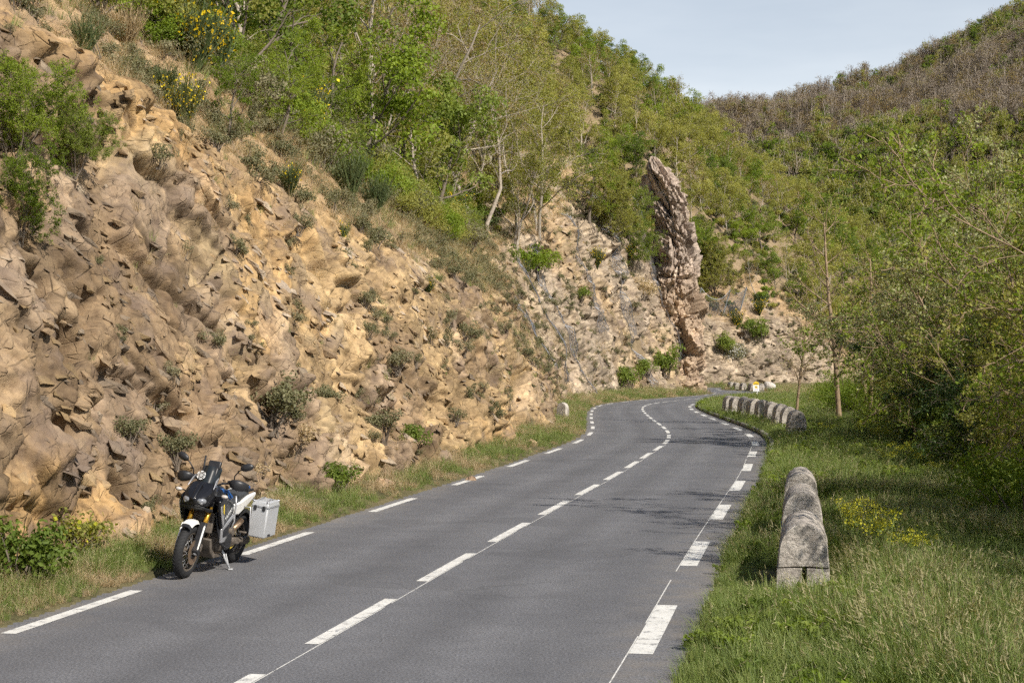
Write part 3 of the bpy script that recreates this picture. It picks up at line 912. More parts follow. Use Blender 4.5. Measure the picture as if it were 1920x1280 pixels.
spire([(742, 1262, 60), (700, 1262, 58), (650, 1260, 56), (600, 1257, 56), (560, 1255, 56), (530, 1260, 48), (500, 1266, 40), (465, 1266, 35), (430, 1260, 33), (400, 1254, 33), (370, 1247, 31), (345, 1239, 27), (325, 1232, 22), (308, 1227, 15), (297, 1224, 7)], 168.0, 0, ([0, 8, 16, 24, 27], [6.0, 4.5, 3.2, 2.0, 0.6]))

# ---------------------------------------------------------------- broken plates standing out of the face, all dipping the same way
import bmesh
gb = np.random.default_rng(404)
lum = Cc.reshape(-1, 3) @ np.array([.3, .5, .2]); onf = (onface.ravel() > 0.6)
smp = gb.choice(np.flatnonzero(onf), 4000); smp = smp[np.argsort(lum[smp])]
RKC = np.array([Cc.reshape(-1, 3)[smp[int(q_ * len(smp))]] for q_ in (0.06, 0.15, 0.25, 0.35, 0.45, 0.55, 0.65, 0.75, 0.85, 0.94)])


def block_mesh(seed, colr):
    g = np.random.default_rng(seed); bm = bmesh.new()
    for p in g.uniform(-1, 1, (12, 3)):
        p = p / max(np.abs(p).max(), 0.6)
        bm.verts.new((p[0] * 0.55, p[1] * 0.36, p[2] * 0.13))
    bmesh.ops.convex_hull(bm, input=bm.verts)
    bmesh.ops.delete(bm, geom=[v for v in bm.verts if not v.link_faces], context='VERTS')
    me = bpy.data.meshes.new('rock'); bm.to_mesh(me); bm.free()
    me.materials.append(MAT['rock'])
    a = me.attributes.new('Col', 'FLOAT_COLOR', 'POINT'); c = np.ones((len(me.vertices), 4), np.float32); c[:, :3] = colr
    a.data.foreach_set('color', c.ravel())
    return me


BLK = [block_mesh(900 + i, RKC[i // 4]) for i in range(40)]
carea = np.gradient(CS, axis=0) * np.gradient(CVV, axis=1); upf_ = CVV - CFL[:, None]
wr = carea * (upf_ < 0.3) * (CVV > 0.05) * np.interp(CS, [sY(14), sY(30), sY(60), sY(100), sY(170)], [1.0, 0.75, 0.4, 0.18, 0.10]) * (0.14 + sstep(0.44, 0.60, fbm(CS * 0.45, CVV * 0.45, 405, 3)))
wr = np.maximum(wr, 0).ravel(); ii = gb.choice(len(wr), 7500, p=wr / wr.sum(), replace=False)
PB = CV.reshape(-1, 3)[ii]
SZ = np.exp(gb.normal(-1.75, 0.5, len(ii))) * np.interp(PB[:, 1], [15, 60, 170], [0.95, 1.2, 2.4])
SZ = np.minimum(SZ, np.interp(PB[:, 1], [15, 60, 170], [0.48, 0.65, 1.3]))
ci_, cj_ = ii // NV, ii % NV
NL = N0[ci_]; alv = np.broadcast_to(al, CVV.shape).ravel()[ii]
EUL = np.empty((len(ii), 3))
for k in range(len(ii)):
    nl = Vector((-NL[k, 0] * math.sin(alv[k]), -NL[k, 1] * math.sin(alv[k]), math.cos(alv[k])))
    up_ = Vector((NL[k, 0] * math.cos(alv[k]), NL[k, 1] * math.cos(alv[k]), math.sin(alv[k]))); tg = up_.cross(nl)
    th_ = gb.normal(0.44, 0.22); zl_ = nl * math.cos(th_) + up_ * math.sin(th_); dp_ = gb.normal(0.45, 0.3)
    xl = tg * math.cos(dp_) - up_ * math.sin(dp_); xl = (xl - zl_ * xl.dot(zl_)).normalized()
    EUL[k] = Matrix((xl, zl_.cross(xl), zl_)).transposed().to_euler()
    PB[k] -= np.array(nl) * SZ[k] * 0.06
loc_c = Cc.reshape(-1, 3)[ii]
nearc = np.abs(loc_c[:, None, :] - RKC[None]).sum(-1).argmin(1)
BIX = nearc * 4 + gb.integers(0, 4, len(ii))
app = SZ / PB[:, 1]; od = np.argsort(-app)
for k in od[:290]:
    obj('rock', BLK[int(BIX[k])], cliff, tuple(PB[k]), tuple(EUL[k]), float(SZ[k]))
REST = od[290:]

# ================================================================== plants
class Grow:
    def __init__(self, seed, **k):
        self.r = random.Random(seed); self.k = k; self.br = []; self.tips = []

    def rv(self, a):
        return Vector((self.r.gauss(0, a), self.r.gauss(0, a), self.r.gauss(0, a)))

    def branch(self, p, d, L, rad, lev):
        k = self.k; mx = k['levels']
        n = (8, 6, 5, 4, 3)[min(lev, 4)]
        pts, rs = [p.copy()], [rad]
        tp = k['tip'][min(lev, len(k['tip']) - 1)]
        for i in range(n):
            d = (d + self.rv(k['wig'][min(lev, len(k['wig']) - 1)]) + Vector((0, 0, k['trop'][min(lev, len(k['trop']) - 1)]))).normalized()
            p = p + d * (L / n)
            pts.append(p.copy()); rs.append(rad * (1 - (1 - tp) * (i + 1) / n))
        self.br.append((pts, rs, lev))
        if lev >= mx - 1:
            self.tips.append(pts)
        if lev < mx:
            nc = k['nch'][lev]; az = self.r.random() * 6.28
            t0 = k['start'][lev]
            for c in range(nc):
                t = t0 + (1 - t0) * ((c + self.r.random() * 0.9) / nc); t = min(t, 0.999)
                i = int(t * n); f = t * n - i
                q = pts[i].lerp(pts[min(i + 1, n)], f)
                dd_ = (pts[min(i + 1, n)] - pts[i]).normalized()
                az += 2.4 + self.r.uniform(-0.5, 0.5)
                o = dd_.orthogonal().normalized(); o.rotate(Matrix.Rotation(az, 3, dd_).to_quaternion())
                an = k['ang'][lev] * self.r.uniform(0.7, 1.25)
                cd = (dd_ * math.cos(an) + o * math.sin(an)).normalized()
                ratio = k['ratio'][lev] * self.r.uniform(0.7, 1.2) * (1.0 - k.get('cone', 0.45) * (t - t0) / max(1e-3, 1 - t0))
                self.branch(q, cd, L * ratio, max(rs[i] * k.get('rr', 0.55) * (0.75 + 0.3 * self.r.random()), 0.004), lev + 1)

    def wood(self, minr=0.0, sides=(7, 5, 4, 3, 3)):
        V, F = [], []
        for pts, rs, lev in self.br:
            n = sides[min(lev, 4)]
            up = None; base = len(V)
            for i, p in enumerate(pts):
                tt = (pts[min(i + 1, len(pts) - 1)] - pts[max(i - 1, 0)]).normalized()
                if up is None: up = tt.orthogonal().normalized()
                up = (up - tt * up.dot(tt)).normalized(); b = tt.cross(up)
                r_ = max(rs[i], minr)
                if lev == 0 and i == 0: r_ *= 1.35
                for q in range(n):
                    a = 2 * math.pi * q / n
                    V.append(p + (up * math.cos(a) + b * math.sin(a)) * r_)
            for i in range(len(pts) - 1):
                for q in range(n):
                    a, b2 = base + i * n + q, base + i * n + (q + 1) % n
                    F.append((a, b2, b2 + n, a + n))
        return np.array([tuple(v) for v in V]), np.array(F, np.int32)

    def leaves(self, n_per, size, spread, aspect=0.6, flat=0.35, seed=0, jit=0.35, clump=False):
        g = np.random.default_rng(seed + 5)
        C, T = [], []
        for pts in self.tips:
            A = np.array([tuple(p) for p in pts]); m = n_per
            t_ = np.sqrt(g.random(m)) * (len(A) - 1.001)
            if clump: t_ = np.array([0.98, 0.55])[g.integers(0, 2, m)] * (len(A) - 1.001)
            i = t_.astype(int); f = (t_ - i)[:, None]
            C.append(A[i] * (1 - f) + A[i + 1] * f + g.normal(0, spread, (m, 3)))
            T.append(np.repeat(g.random(1), m))
        C = np.vstack(C); T = np.concatenate(T)
        return leaf_quads(C, size, aspect, flat, g, T * 0.45 + g.random(len(C)) * 0.55, jit)


def leaf_quads(C, size, aspect, flat, g, tint, jit=0.35, direction=None):
    n = len(C)
    a = g.normal(0, 1, (n, 3)) if direction is None else direction + g.normal(0, 0.35, (n, 3))
    a /= np.linalg.norm(a, axis=1)[:, None]
    b = g.normal(0, 1, (n, 3)); b[:, 2] *= flat
    b = b - a * (a * b).sum(1)[:, None]; b /= np.linalg.norm(b, axis=1)[:, None]
    c = np.cross(a, b)
    sz = size * (1 + jit * g.normal(0, 1, n)).clip(0.4, 2.0)[:, None]
    V = np.stack([C - a * sz * 0.5, C + b * sz * aspect * 0.5 + c * sz * 0.08, C + a * sz * 0.5, C - b * sz * aspect * 0.5 + c * sz * 0.08], 1).reshape(-1, 3)
    F = np.arange(4 * n, dtype=np.int32).reshape(n, 4)
    return V, F, np.repeat(tint, 1)


def shell_leaves(cents, rads, n, size, g, aspect=0.65, zs=0.85):
    """leaves on the outside of many small clumps, lying roughly along each clump's surface"""
    k_ = g.choice(len(cents), n, p=rads ** 2 / (rads ** 2).sum())
    d = g.normal(0, 1, (n, 3)); d /= np.linalg.norm(d, axis=1)[:, None]
    d[:, 2] = np.where(g.random(n) < 0.45, np.abs(d[:, 2]), d[:, 2])
    C = cents[k_] + d * (rads[k_] * g.uniform(0.62, 1.1, n))[:, None] * np.array([1, 1, zs])
    nr = d + g.normal(0, 0.45, (n, 3)); nr /= np.linalg.norm(nr, axis=1)[:, None]
    a = np.cross(nr, g.normal(0, 1, (n, 3))); a /= np.linalg.norm(a, axis=1)[:, None]
    b = np.cross(nr, a)
    sz = size * g.uniform(0.6, 1.4, n)[:, None]
    V = np.stack([C - a * sz * .5, C + b * sz * aspect * .5 + nr * sz * .1, C + a * sz * .5, C - b * sz * aspect * .5 + nr * sz * .1], 1).reshape(-1, 3)
    tint = g.random(len(cents))[k_] * 0.5 + g.random(n) * 0.5
    return V, np.arange(4 * n, dtype=np.int32).reshape(n, 4), tint


def leaf_mesh(name, data, mat):
    V, F, T = data
    return new_mesh(name, V, F, mat, attrs={'tint': ('FACE', T)})


def tree_proto(kind, seed):
    base = dict(levels=3, nch=(9, 5, 4), start=(0.3, 0.25, 0.2), ang=(0.95, 0.8, 0.75), ratio=(0.5, 0.5, 0.5), wig=(0.10, 0.16, 0.2, 0.22), trop=(0.05, 0.08, 0.04, 0.0),
                tip=(0.3, 0.3, 0.3, 0.3), rr=0.55)
    L, r0, stems, lean = 8.0, 0.13, 1, 0.0
    leaf = dict(n_per=10, size=0.2, spread=0.2); lm, wm = 'leaf_spring', 'bark'
    base_up = {}
    if kind == 'hill_spring':
        base_up = dict(nch=(9, 4, 3), start=(0.16, .2, .2), ratio=(0.58, .55, .5), ang=(1.0, .85, .8)); leaf = dict(n_per=24, size=0.20, spread=0.36); L = 7.0; wm = 'bark_pale'
    elif kind == 'hill_green':
        base_up = dict(nch=(9, 4, 3), start=(0.10, .2, .2), ratio=(0.6, .55, .5), ang=(1.0, .85, .8)); leaf = dict(n_per=30, size=0.20, spread=0.38); L = 6.4; lm = 'leaf_green'
    elif kind == 'hill_oak':
        base_up = dict(nch=(9, 4, 3), start=(0.12, .2, .2), ratio=(0.6, .55, .5), ang=(1.0, .85, .8)); leaf = dict(n_per=28, size=0.20, spread=0.38); L = 6.4; lm = 'leaf_oak'
    elif kind == 'hill_bare':
        base_up = dict(nch=(9, 4, 3), ang=(0.7, .6, .6)); leaf = dict(n_per=10, size=0.13, spread=0.25); L = 8; lm = 'leaf_bud'; wm = 'bark_pale'
    elif kind == 'bud':
        base_up = dict(levels=4, nch=(7, 5, 4, 3), start=(0.35, .3, .2, .2), ang=(0.8, .75, .7, .6), ratio=(0.6, .55, .55, .55), wig=(.12, .18, .2, .22, .2), trop=(.03, .03, .02, 0, 0), cone=0.3)
        leaf = dict(n_per=9, size=0.075, spread=0.11); L = 7.5; lm = 'leaf_bud'; wm = 'bark_pale'; stems = 2; lean = 0.28
    elif kind == 'oak':
        base_up = dict(levels=4, nch=(7, 5, 4, 3), start=(0.25, .25, .2, .2), ang=(1.05, .85, .75, .7), ratio=(0.62, .55, .5, .5), wig=(.14, .22, .24, .22, .2), trop=(.03, .02, .02, 0, 0), cone=0.3)
        leaf = dict(n_per=20, size=0.10, spread=0.10, clump=True); L = 7.0; lm = 'leaf_oak'; wm = 'bark'; r0 = 0.17
    elif kind == 'springnear':
        base_up = dict(levels=4, nch=(8, 5, 4, 3), start=(0.2, .2, .2, .2), ang=(0.85, .8, .7, .6), ratio=(0.55, .55, .5, .5), cone=0.4)
        leaf = dict(n_per=13, size=0.085, spread=0.12); L = 7.5; lm = 'leaf_spring'; wm = 'bark_pale'; stems = 2; lean = 0.22
    elif kind == 'willow':
        base_up = dict(levels=4, nch=(7, 5, 4, 3), start=(0.15, .15, .15, .2), ang=(0.75, .7, .65, .6), ratio=(0.66, .58, .52, .5), wig=(.10, .13, .16, .2, .2), trop=(.05, .02, -.02, -.02, 0), cone=0.35)
        leaf = dict(n_per=18, size=0.085, spread=0.075, clump=True); L = 7.5; lm = 'leaf_spring'; wm = 'bark_warm'; stems = 3; lean = 0.3; r0 = 0.11
    elif kind == 'hazel':
        base_up = dict(levels=4, nch=(7, 5, 4, 3), start=(0.1, .15, .15, .2), ang=(0.8, .75, .7, .6), ratio=(0.6, .58, .52, .5), cone=0.3)
        leaf = dict(n_per=20, size=0.09, spread=0.085, clump=True); L = 6.0; lm = 'leaf_green'; wm = 'bark'; stems = 5; lean = 0.5; r0 = 0.07
    elif kind == 'poplar':
        base_up = dict(levels=3, nch=(16, 5, 4), start=(0.28, .25, .2), ang=(0.75, .7, .7), ratio=(0.33, .5, .5), wig=(.05, .14, .2, .2), trop=(.05, .06, .03, 0), cone=0.5)
        leaf = dict(n_per=4, size=0.085, spread=0.15); L = 9.0; lm = 'leaf_spring'; wm = 'bark_warm'; r0 = 0.12; stems = 1
    elif kind == 'arch':
        base_up = dict(levels=4, nch=(8, 6, 4, 3), start=(0.25, .2, .2, .2), ang=(0.85, .7, .65, .6), ratio=(0.55, .5, .5, .5), wig=(.10, .14, .18, .2, .2), trop=(.04, .0, 0, 0, 0), cone=0.3)
        leaf = dict(n_per=11, size=0.07, spread=0.08); L = 7.5; lm = 'leaf_spring'; wm = 'bark_warm'; stems = 2; lean = 0.25; r0 = 0.085
    base.update(base_up)
    g = Grow(seed, **base)
    for s in range(stems):
        a = s * 6.283 / max(stems, 1) + g.r.random()
        ln = lean * g.r.uniform(0.6, 1.3)
        d = Vector((math.cos(a) * ln, math.sin(a) * ln, 1)).normalized()
        g.branch(Vector((math.cos(a), math.sin(a), 0)) * (0.12 if stems > 1 else 0) - Vector((0, 0, 0.35)), d, L * (g.r.uniform(0.8, 1.1) if stems > 1 else 1), r0 * (g.r.uniform(0.6, 1.1) if stems > 1 else 1), 0)
    V, F = g.wood(minr=0.006 if kind.startswith('hill') else (0.009 if kind in ('willow', 'hazel', 'arch', 'poplar') else 0.006))
    tm = new_mesh('trunk', V, F, MAT[wm], smooth=True)
    if kind.startswith('hill') and kind != 'hill_bare':
        gg = np.random.default_rng(seed + 9)
        tips = np.array([tuple(p[-1]) for p in g.tips] + [tuple(p[len(p) // 2]) for p in g.tips])
        pick = tips[gg.choice(len(tips), min(len(tips), 46), replace=False)]
        cents = pick + gg.normal(0, 0.12, pick.shape); rads = gg.uniform(0.38, 0.85, len(cents))
        nl = {'hill_spring': 4200, 'hill_green': 5200, 'hill_oak': 5200}[kind]
        cm_ = leaf_mesh('crown', shell_leaves(cents, rads, nl, 0.17, gg), MAT[lm])
    else:
        cm_ = leaf_mesh('crown', g.leaves(seed=seed, **leaf), MAT[lm])
    return tm, cm_


PROTO = {}
for kind, n in (('hill_spring', 4), ('hill_green', 2), ('hill_oak', 2), ('hill_bare', 2), ('bud', 3), ('oak', 2), ('springnear', 2), ('willow', 2), ('hazel', 2), ('poplar', 2), ('arch', 2)):
    PROTO[kind] = [tree_proto(kind, 1000 + 37 * i + sum(map(ord, kind))) for i in range(n)]


def place_tree(kind, var, loc, rz, sc, label, group=None, name=None, tilt=(0, 0), leafmat=None):
    tm, cm_ = PROTO[kind][var % len(PROTO[kind])]
    if leafmat:
        key = (kind, var % len(PROTO[kind]), leafmat)
        if key not in PROTO:
            c2 = cm_.copy(); c2.materials[0] = MAT[leafmat]; PROTO[key] = c2
        cm_ = PROTO[key]
    e = empty(name or 'tree', tuple(loc), (tilt[0], tilt[1], rz), sc)
    obj('trunk', tm, e); obj('crown', cm_, e)
    return tag(e, label, 'tree', group)


# ---- small plants as single meshes
def tuft_mesh(name, mats, n, h, spread, width, lean, seed, heads=0, seg=3, flower=None):
    """grass tuft: bent tapering blades, optionally with seed heads"""
    g = np.random.default_rng(seed)
    V, F, T, MI = [], [], [], []
    for k_ in range(n):
        a = g.random() * 6.283; rb = spread * math.sqrt(g.random()); az = a + g.normal(0, 0.6)
        hh_ = h * g.uniform(0.5, 1.15); ln = lean * g.uniform(0.2, 1.3); w = width * g.uniform(0.7, 1.3)
        tint = g.random(); b0 = len(V)
        pa = az + 1.57 + g.normal(0, 0.5)
        for s in range(seg + 1):
            t_ = s / seg
            r_ = rb + ln * hh_ * t_ ** 1.7
            z = hh_ * (t_ - 0.35 * ln * t_ ** 2)
            c = np.array([rb * math.cos(a) + (r_ - rb) * math.cos(az), rb * math.sin(a) + (r_ - rb) * math.sin(az), z])
            ww = w * (1 - 0.85 * t_) * 0.5
            o = np.array([math.cos(pa), math.sin(pa), 0]) * ww
            V += [c - o, c + o]
        for s in range(seg):
            i = b0 + 2 * s; F.append((i, i + 1, i + 3, i + 2)); T.append(tint); MI.append(0)
        if heads and k_ < heads:
            top = (V[-1] + V[-2]) / 2; d = top - (V[-3] + V[-4]) / 2; d /= np.linalg.norm(d) + 1e-9
            for q in range(5):
                b = top + d * (q * 0.018) + g.normal(0, 0.006, 3)
                dv = (d + g.normal(0, 0.45, 3)) * 0.035; o = np.cross(dv, g.normal(0, 1, 3)); o = o / (np.linalg.norm(o) + 1e-9) * 0.004
                i = len(V); V += [b - o, b + o, b + dv + o * 0.3, b + dv - o * 0.3]
                F.append((i, i + 1, i + 2, i + 3)); T.append(g.random()); MI.append(1)
    return new_mesh(name, np.array(V), np.array(F, np.int32), mats, fidx=MI, attrs={'tint': ('FACE', np.array(T))})


def bush_mesh(name, lm, seed, R=0.5, H=0.6, n_leaf=1500, size=0.05, wood='bark', stems=14, aspect=0.6, lumps=9, flowers=None, nfl=0):
    """rounded but uneven shrub: woody stems with lumps of leaves"""
    g = np.random.default_rng(seed); rd = random.Random(seed)
    V, F, MI, T = [], [], [], []
    mb = MB(); cents = []
    for s in range(stems):
        a = rd.random() * 6.283; rr_ = R * rd.uniform(0.2, 0.95); hh_ = H * rd.uniform(0.45, 1.05) * (1 - 0.35 * (rr_ / R) ** 2)
        tipp = Vector((math.cos(a) * rr_, math.sin(a) * rr_, hh_)); md = tipp * 0.5 + Vector((rd.gauss(0, .06), rd.gauss(0, .06), 0.05)) * R
        mb.tube([Vector((rd.gauss(0, .04), rd.gauss(0, .04), -0.15)), md, tipp], [0.012 * (R / .5 + .4), 0.008 * (R / .5 + .3), 0.003], 4)
        cents += [tuple(tipp), tuple(md.lerp(tipp, 0.5))]
    wv = np.array(mb.V); wf = mb.F
    cents = np.array(cents)
    lv, lf, lt = shell_leaves(cents, g.uniform(0.18, 0.40, len(cents)) * R, n_leaf, size, g, aspect)
    Vs = [wv, lv]; Fs = [f for f in wf] + [tuple(f) for f in (lf + len(wv))]
    MI = [0] * len(wf) + [1] * len(lf); T = [0.5] * len(wf) + list(lt); mats = [MAT[wood], MAT[lm]]
    if flowers:
        k_ = g.integers(0, len(cents), nfl)
        C = cents[k_] + g.normal(0, 1, (nfl, 3)) * np.array([0.2 * R, 0.2 * R, 0.14 * H]) + np.array([0, 0, 0.06 * H])
        fv, ff, ft = leaf_quads(C, size * 1.0, 0.9, 1.0, g, g.random(nfl))
        o = len(wv) + len(lv); Vs.append(fv); Fs += [tuple(f) for f in (ff + o)]; MI += [2] * nfl; T += list(ft); mats.append(MAT[flowers])
    return new_mesh(name, np.vstack(Vs), Fs, mats, fidx=MI, attrs={'tint': ('FACE', np.array(T))})


def broom_mesh(name, seed, H=1.2, n=230, fl=0, spread=0.45, lm='leaf_broom', fm='petal_yellow', w=0.012):
    """broom: a fan of stiff green rods, with or without yellow flowers"""
    g = np.random.default_rng(seed)
    V, F, T, MI = [], [], [], []
    tops = []
    for k_ in range(n):
        a = g.random() * 6.283; ln = spread * math.sqrt(g.random()); hh_ = H * g.uniform(0.55, 1.05); tint = g.random()
        pts = []
        for s in range(5):
            t_ = s / 4
            pts.append(np.array([math.cos(a) * ln * hh_ * t_ ** 1.25 * 1.2, math.sin(a) * ln * hh_ * t_ ** 1.25 * 1.2, hh_ * t_ * (1 - 0.25 * ln * t_)]) + g.normal(0, 0.012, 3) * (t_ + 0.3))
        o = np.array([math.cos(a + 1.57 + g.normal(0, .8)), math.sin(a + 1.57 + g.normal(0, .8)), 0])
        i0 = len(V)
        for s, p in enumerate(pts): V += [p - o * w * (1 - .15 * s), p + o * w * (1 - .15 * s)]
        for s in range(4):
            i = i0 + 2 * s; F.append((i, i + 1, i + 3, i + 2)); T.append(tint); MI.append(0)
        for q in range(5):
            b = pts[2 + q % 3] + g.normal(0, 0.02, 3); d = np.array([0, 0, 1.0]) + g.normal(0, .5, 3); d *= 0.12 / np.linalg.norm(d)
            o2 = np.cross(d, g.normal(0, 1, 3)); o2 = o2 / np.linalg.norm(o2) * w * 0.8
            i = len(V); V += [b - o2, b + o2, b + d]; V.append(b + d * 1.01 + o2 * .1); F.append((i, i + 1, i + 2, i + 3)); T.append(tint); MI.append(0)
        tops += pts[2:]
    tops = np.array(tops)
    Vs = np.array(V)
    if fl:
        fl = int(fl * 1.8); C = tops[g.integers(0, len(tops), fl)] + g.normal(0, 0.03, (fl, 3))
        lv, lf, lt = leaf_quads(C, 0.045, 0.9, 1.0, g, g.random(fl))
        F += [tuple(f) for f in lf + len(Vs)]; Vs = np.vstack([Vs, lv]); T += list(lt); MI += [1] * fl
    return new_mesh(name, Vs, np.array(F, np.int32), [MAT[lm], MAT[fm]], fidx=MI, attrs={'tint': ('FACE', np.array(T))})


def spurge_mesh(name, seed, H=0.65, n=22, R=0.36):
    """clump of leafy stalks with flat acid-yellow heads"""
    g = np.random.default_rng(seed)
    V, F, T, MI = [], [], [], []; heads = []; lc = []
    for k_ in range(n):
        a = g.random() * 6.283; rb = R * math.sqrt(g.random()); hh_ = H * g.uniform(.7, 1.1)
        p0 = np.array([rb * .5 * math.cos(a), rb * .5 * math.sin(a), 0]); p1 = np.array([rb * math.cos(a), rb * math.sin(a), hh_])
        o = np.array([math.cos(a + 1.2), math.sin(a + 1.2), 0]) * .006
        i = len(V); V += [p0 - o, p0 + o, p1 + o, p1 - o]; F.append((i, i + 1, i + 2, i + 3)); T.append(g.random()); MI.append(0)
        for q in range(12): lc.append(p0 + (p1 - p0) * g.uniform(.15, .9) + g.normal(0, .03, 3))
        for q in range(34): heads.append(p1 + g.normal(0, 1, 3) * np.array([.055, .055, .03]))
    Vs = np.array(V)
    for C, mi, sz in ((np.array(lc), 0, .06), (np.array(heads), 1, .021)):
        lv, lf, lt = leaf_quads(C, sz, .5 if mi == 0 else 1.0, .5, g, g.random(len(C)))
        F += [tuple(f) for f in lf + len(Vs)]; Vs = np.vstack([Vs, lv]); T += list(lt); MI += [mi] * len(C)
    return new_mesh(name, Vs, np.array(F, np.int32), [MAT['grass_green'], MAT['petal_acid']], fidx=MI, attrs={'tint': ('FACE', np.array(T))})


def scatter(name, P, rz, sc, idx, protos, label, cat, kind='stuff', tilt=None):
    """one object whose points carry instances of the given meshes"""
    pc = bpy.data.collections.new(name + '_sources')
    for i, m in enumerate(protos):
        pc.objects.link(bpy.data.objects.new('%s_source_%02d' % (name, i), m))
    me = bpy.data.meshes.new(name)
    n = len(P); me.vertices.add(n); me.vertices.foreach_set('co', np.ascontiguousarray(P, np.float32).ravel())
    rot = np.zeros((n, 3), np.float32); rot[:, 2] = rz
    if tilt is not None: rot[:, 0] = tilt[0]; rot[:, 1] = tilt[1]
    a = me.attributes.new('rot', 'FLOAT_VECTOR', 'POINT'); a.data.foreach_set('vector', rot.ravel())
    a = me.attributes.new('scl', 'FLOAT', 'POINT'); a.data.foreach_set('value', np.ascontiguousarray(sc, np.float32))
    a = me.attributes.new('idx', 'INT', 'POINT'); a.data.foreach_set('value', np.ascontiguousarray(idx, np.int32))
    me.update()
    o = obj(name, me)
    ng = bpy.data.node_groups.new(name + '_nodes', 'GeometryNodeTree')
    ng.interface.new_socket('Geometry', in_out='INPUT', socket_type='NodeSocketGeometry')
    ng.interface.new_socket('Geometry', in_out='OUTPUT', socket_type='NodeSocketGeometry')
    gi = ng.nodes.new('NodeGroupInput'); go = ng.nodes.new('NodeGroupOutput')
    ip = ng.nodes.new('GeometryNodeInstanceOnPoints'); ci = ng.nodes.new('GeometryNodeCollectionInfo')
    ci.inputs['Collection'].default_value = pc; ci.inputs['Separate Children'].default_value = True; ci.inputs['Reset Children'].default_value = True
    ip.inputs['Pick Instance'].default_value = True

    def na(nm, typ):
        x = ng.nodes.new('GeometryNodeInputNamedAttribute'); x.data_type = typ; x.inputs['Name'].default_value = nm
        return x.outputs['Attribute']
    er = ng.nodes.new('FunctionNodeEulerToRotation')
    ng.links.new(na('rot', 'FLOAT_VECTOR'), er.inputs[0]); ng.links.new(er.outputs[0], ip.inputs['Rotation'])
    ng.links.new(na('scl', 'FLOAT'), ip.inputs['Scale']); ng.links.new(na('idx', 'INT'), ip.inputs['Instance Index'])
    ng.links.new(gi.outputs[0], ip.inputs['Points']); ng.links.new(ci.outputs[0], ip.inputs['Instance']); ng.links.new(ip.outputs[0], go.inputs[0])
    md = o.modifiers.new('scatter', 'NODES'); md.node_group = ng
    return tag(o, label, cat, None, kind)


GG = [tuft_mesh('grass_tuft', [MAT['grass_green'], MAT['grass_head']], 34, h, 0.13, 0.008, ln, 60 + i, heads=hd) for i, (h, ln, hd) in enumerate(((0.32, 0.5, 0), (0.38, 0.7, 1), (0.46, 0.6, 3), (0.28, 0.9, 0)))]
GD = [tuft_mesh('dry_tuft', [MAT['grass_dry'], MAT['grass_head']], 40, h, 0.12, 0.008, ln, 70 + i, heads=hd) for i, (h, ln, hd) in enumerate(((0.35, 0.7, 0), (0.5, 0.8, 10), (0.28, 1.0, 0)))]
GS = [bush_mesh('scrub', 'leaf_greyscrub', 80 + i, 0.3, 0.35, 700, 0.04, stems=10) for i in range(3)]

# ---------------------------------------------------------------- right-hand verge grass
def verge_points(n, ylo, yhi, side, wmax, seed, bias=1.0):
    g = np.random.default_rng(seed)
    s0, s1 = [float(np.interp(v, ROAD.P[:400, 1], ROAD.s[:400])) for v in (ylo, yhi)]
    u = g.random(n); s = s0 * (s1 / s0) ** u if bias else s0 + (s1 - s0) * u
    o = g.random(n) ** 1.0 * wmax
    P, N = ROAD.at(s)
    edge = 3.70 if side < 0 else 3.50
    XY = P + N * (side * (edge + o))[:, None]
    S, D = ROAD.query(XY[:, 0], XY[:, 1])
    ok = (np.abs(D) > edge - 0.04) & (np.sign(D) == side)
    XY = XY[ok]; o = o[ok]
    z = ground_z(XY[:, 0], XY[:, 1])
    return np.column_stack([XY, z]), o, g


P, o, g = verge_points(15000, 9.0, 34.0, -1, 7.5, 1)
patch = fbm(P[:, 0] * 0.5, P[:, 1] * 0.5, 61, 3)
sc = (0.75 + 0.5 * g.random(len(P))) * (0.65 + 0.35 * sstep(0.0, 0.7, o)) * (0.8 + 0.5 * patch)
idx = np.where(patch + 0.25 * g.random(len(P)) > 0.72, 2, np.where(g.random(len(P)) < 0.12, 1, 3 * g.integers(0, 2, len(P))))
P2, o2, g2_ = verge_points(13000, 34.0, 135.0, -1, 11.0, 2)
sc2 = (0.9 + 0.6 * g2_.random(len(P2))) * (0.65 + 0.35 * sstep(0.0, 0.8, o2)) * np.interp(P2[:, 1], [30, 120], [1.0, 1.25])
STN = [(3.53 + .1838 * 4.62 * i + .1838 * t_, 19.15 + .983 * 4.62 * i + .983 * t_) for i in range(3) for t_ in (-.95, -.4, .2, .8)] + [(x_ * .957, y_ * .957) for x_, y_ in ((11.15, 59.7), (11.75, 64.6), (12.2, 69.0), (12.5, 73.0), (12.7, 77.0), (12.8, 80.3), (12.85, 83.7), (12.9, 87.5), (12.95, 90.5))]
PP = np.vstack([P, P2]); SC = np.concatenate([sc, sc2]); IX = np.concatenate([idx, np.where(g2_.random(len(P2)) < .3, 1, 3 * g2_.integers(0, 2, len(P2)))])
dst = np.min([np.hypot(PP[:, 0] - a_, PP[:, 1] - b_) for a_, b_ in STN], 0)
SC = SC * np.interp(dst, [0.3, 0.5, 1.1], [0.12, 0.35, 1.0])
WD = [bush_mesh('weed', lm, 380 + i, 0.16, 0.2, 160, 0.05, stems=7, aspect=0.5) for i, lm in enumerate(('leaf_green', 'leaf_oak'))]
wn_ = (rng.random(len(PP)) < 0.03 + 0.12 * (fbm(PP[:, 0] * 0.9, PP[:, 1] * 0.9, 67, 2) > 0.62)) & (dst > 0.8)
IX = np.where(wn_, 4 + rng.integers(0, 2, len(PP)), IX); SC = np.where(wn_, SC * 1.3, SC)
scatter('grass', PP, rng.random(len(PP)) * 6.28, SC, IX, GG + WD, 'long green grass with pale seed heads on the verge beside the guard stones', 'grass')

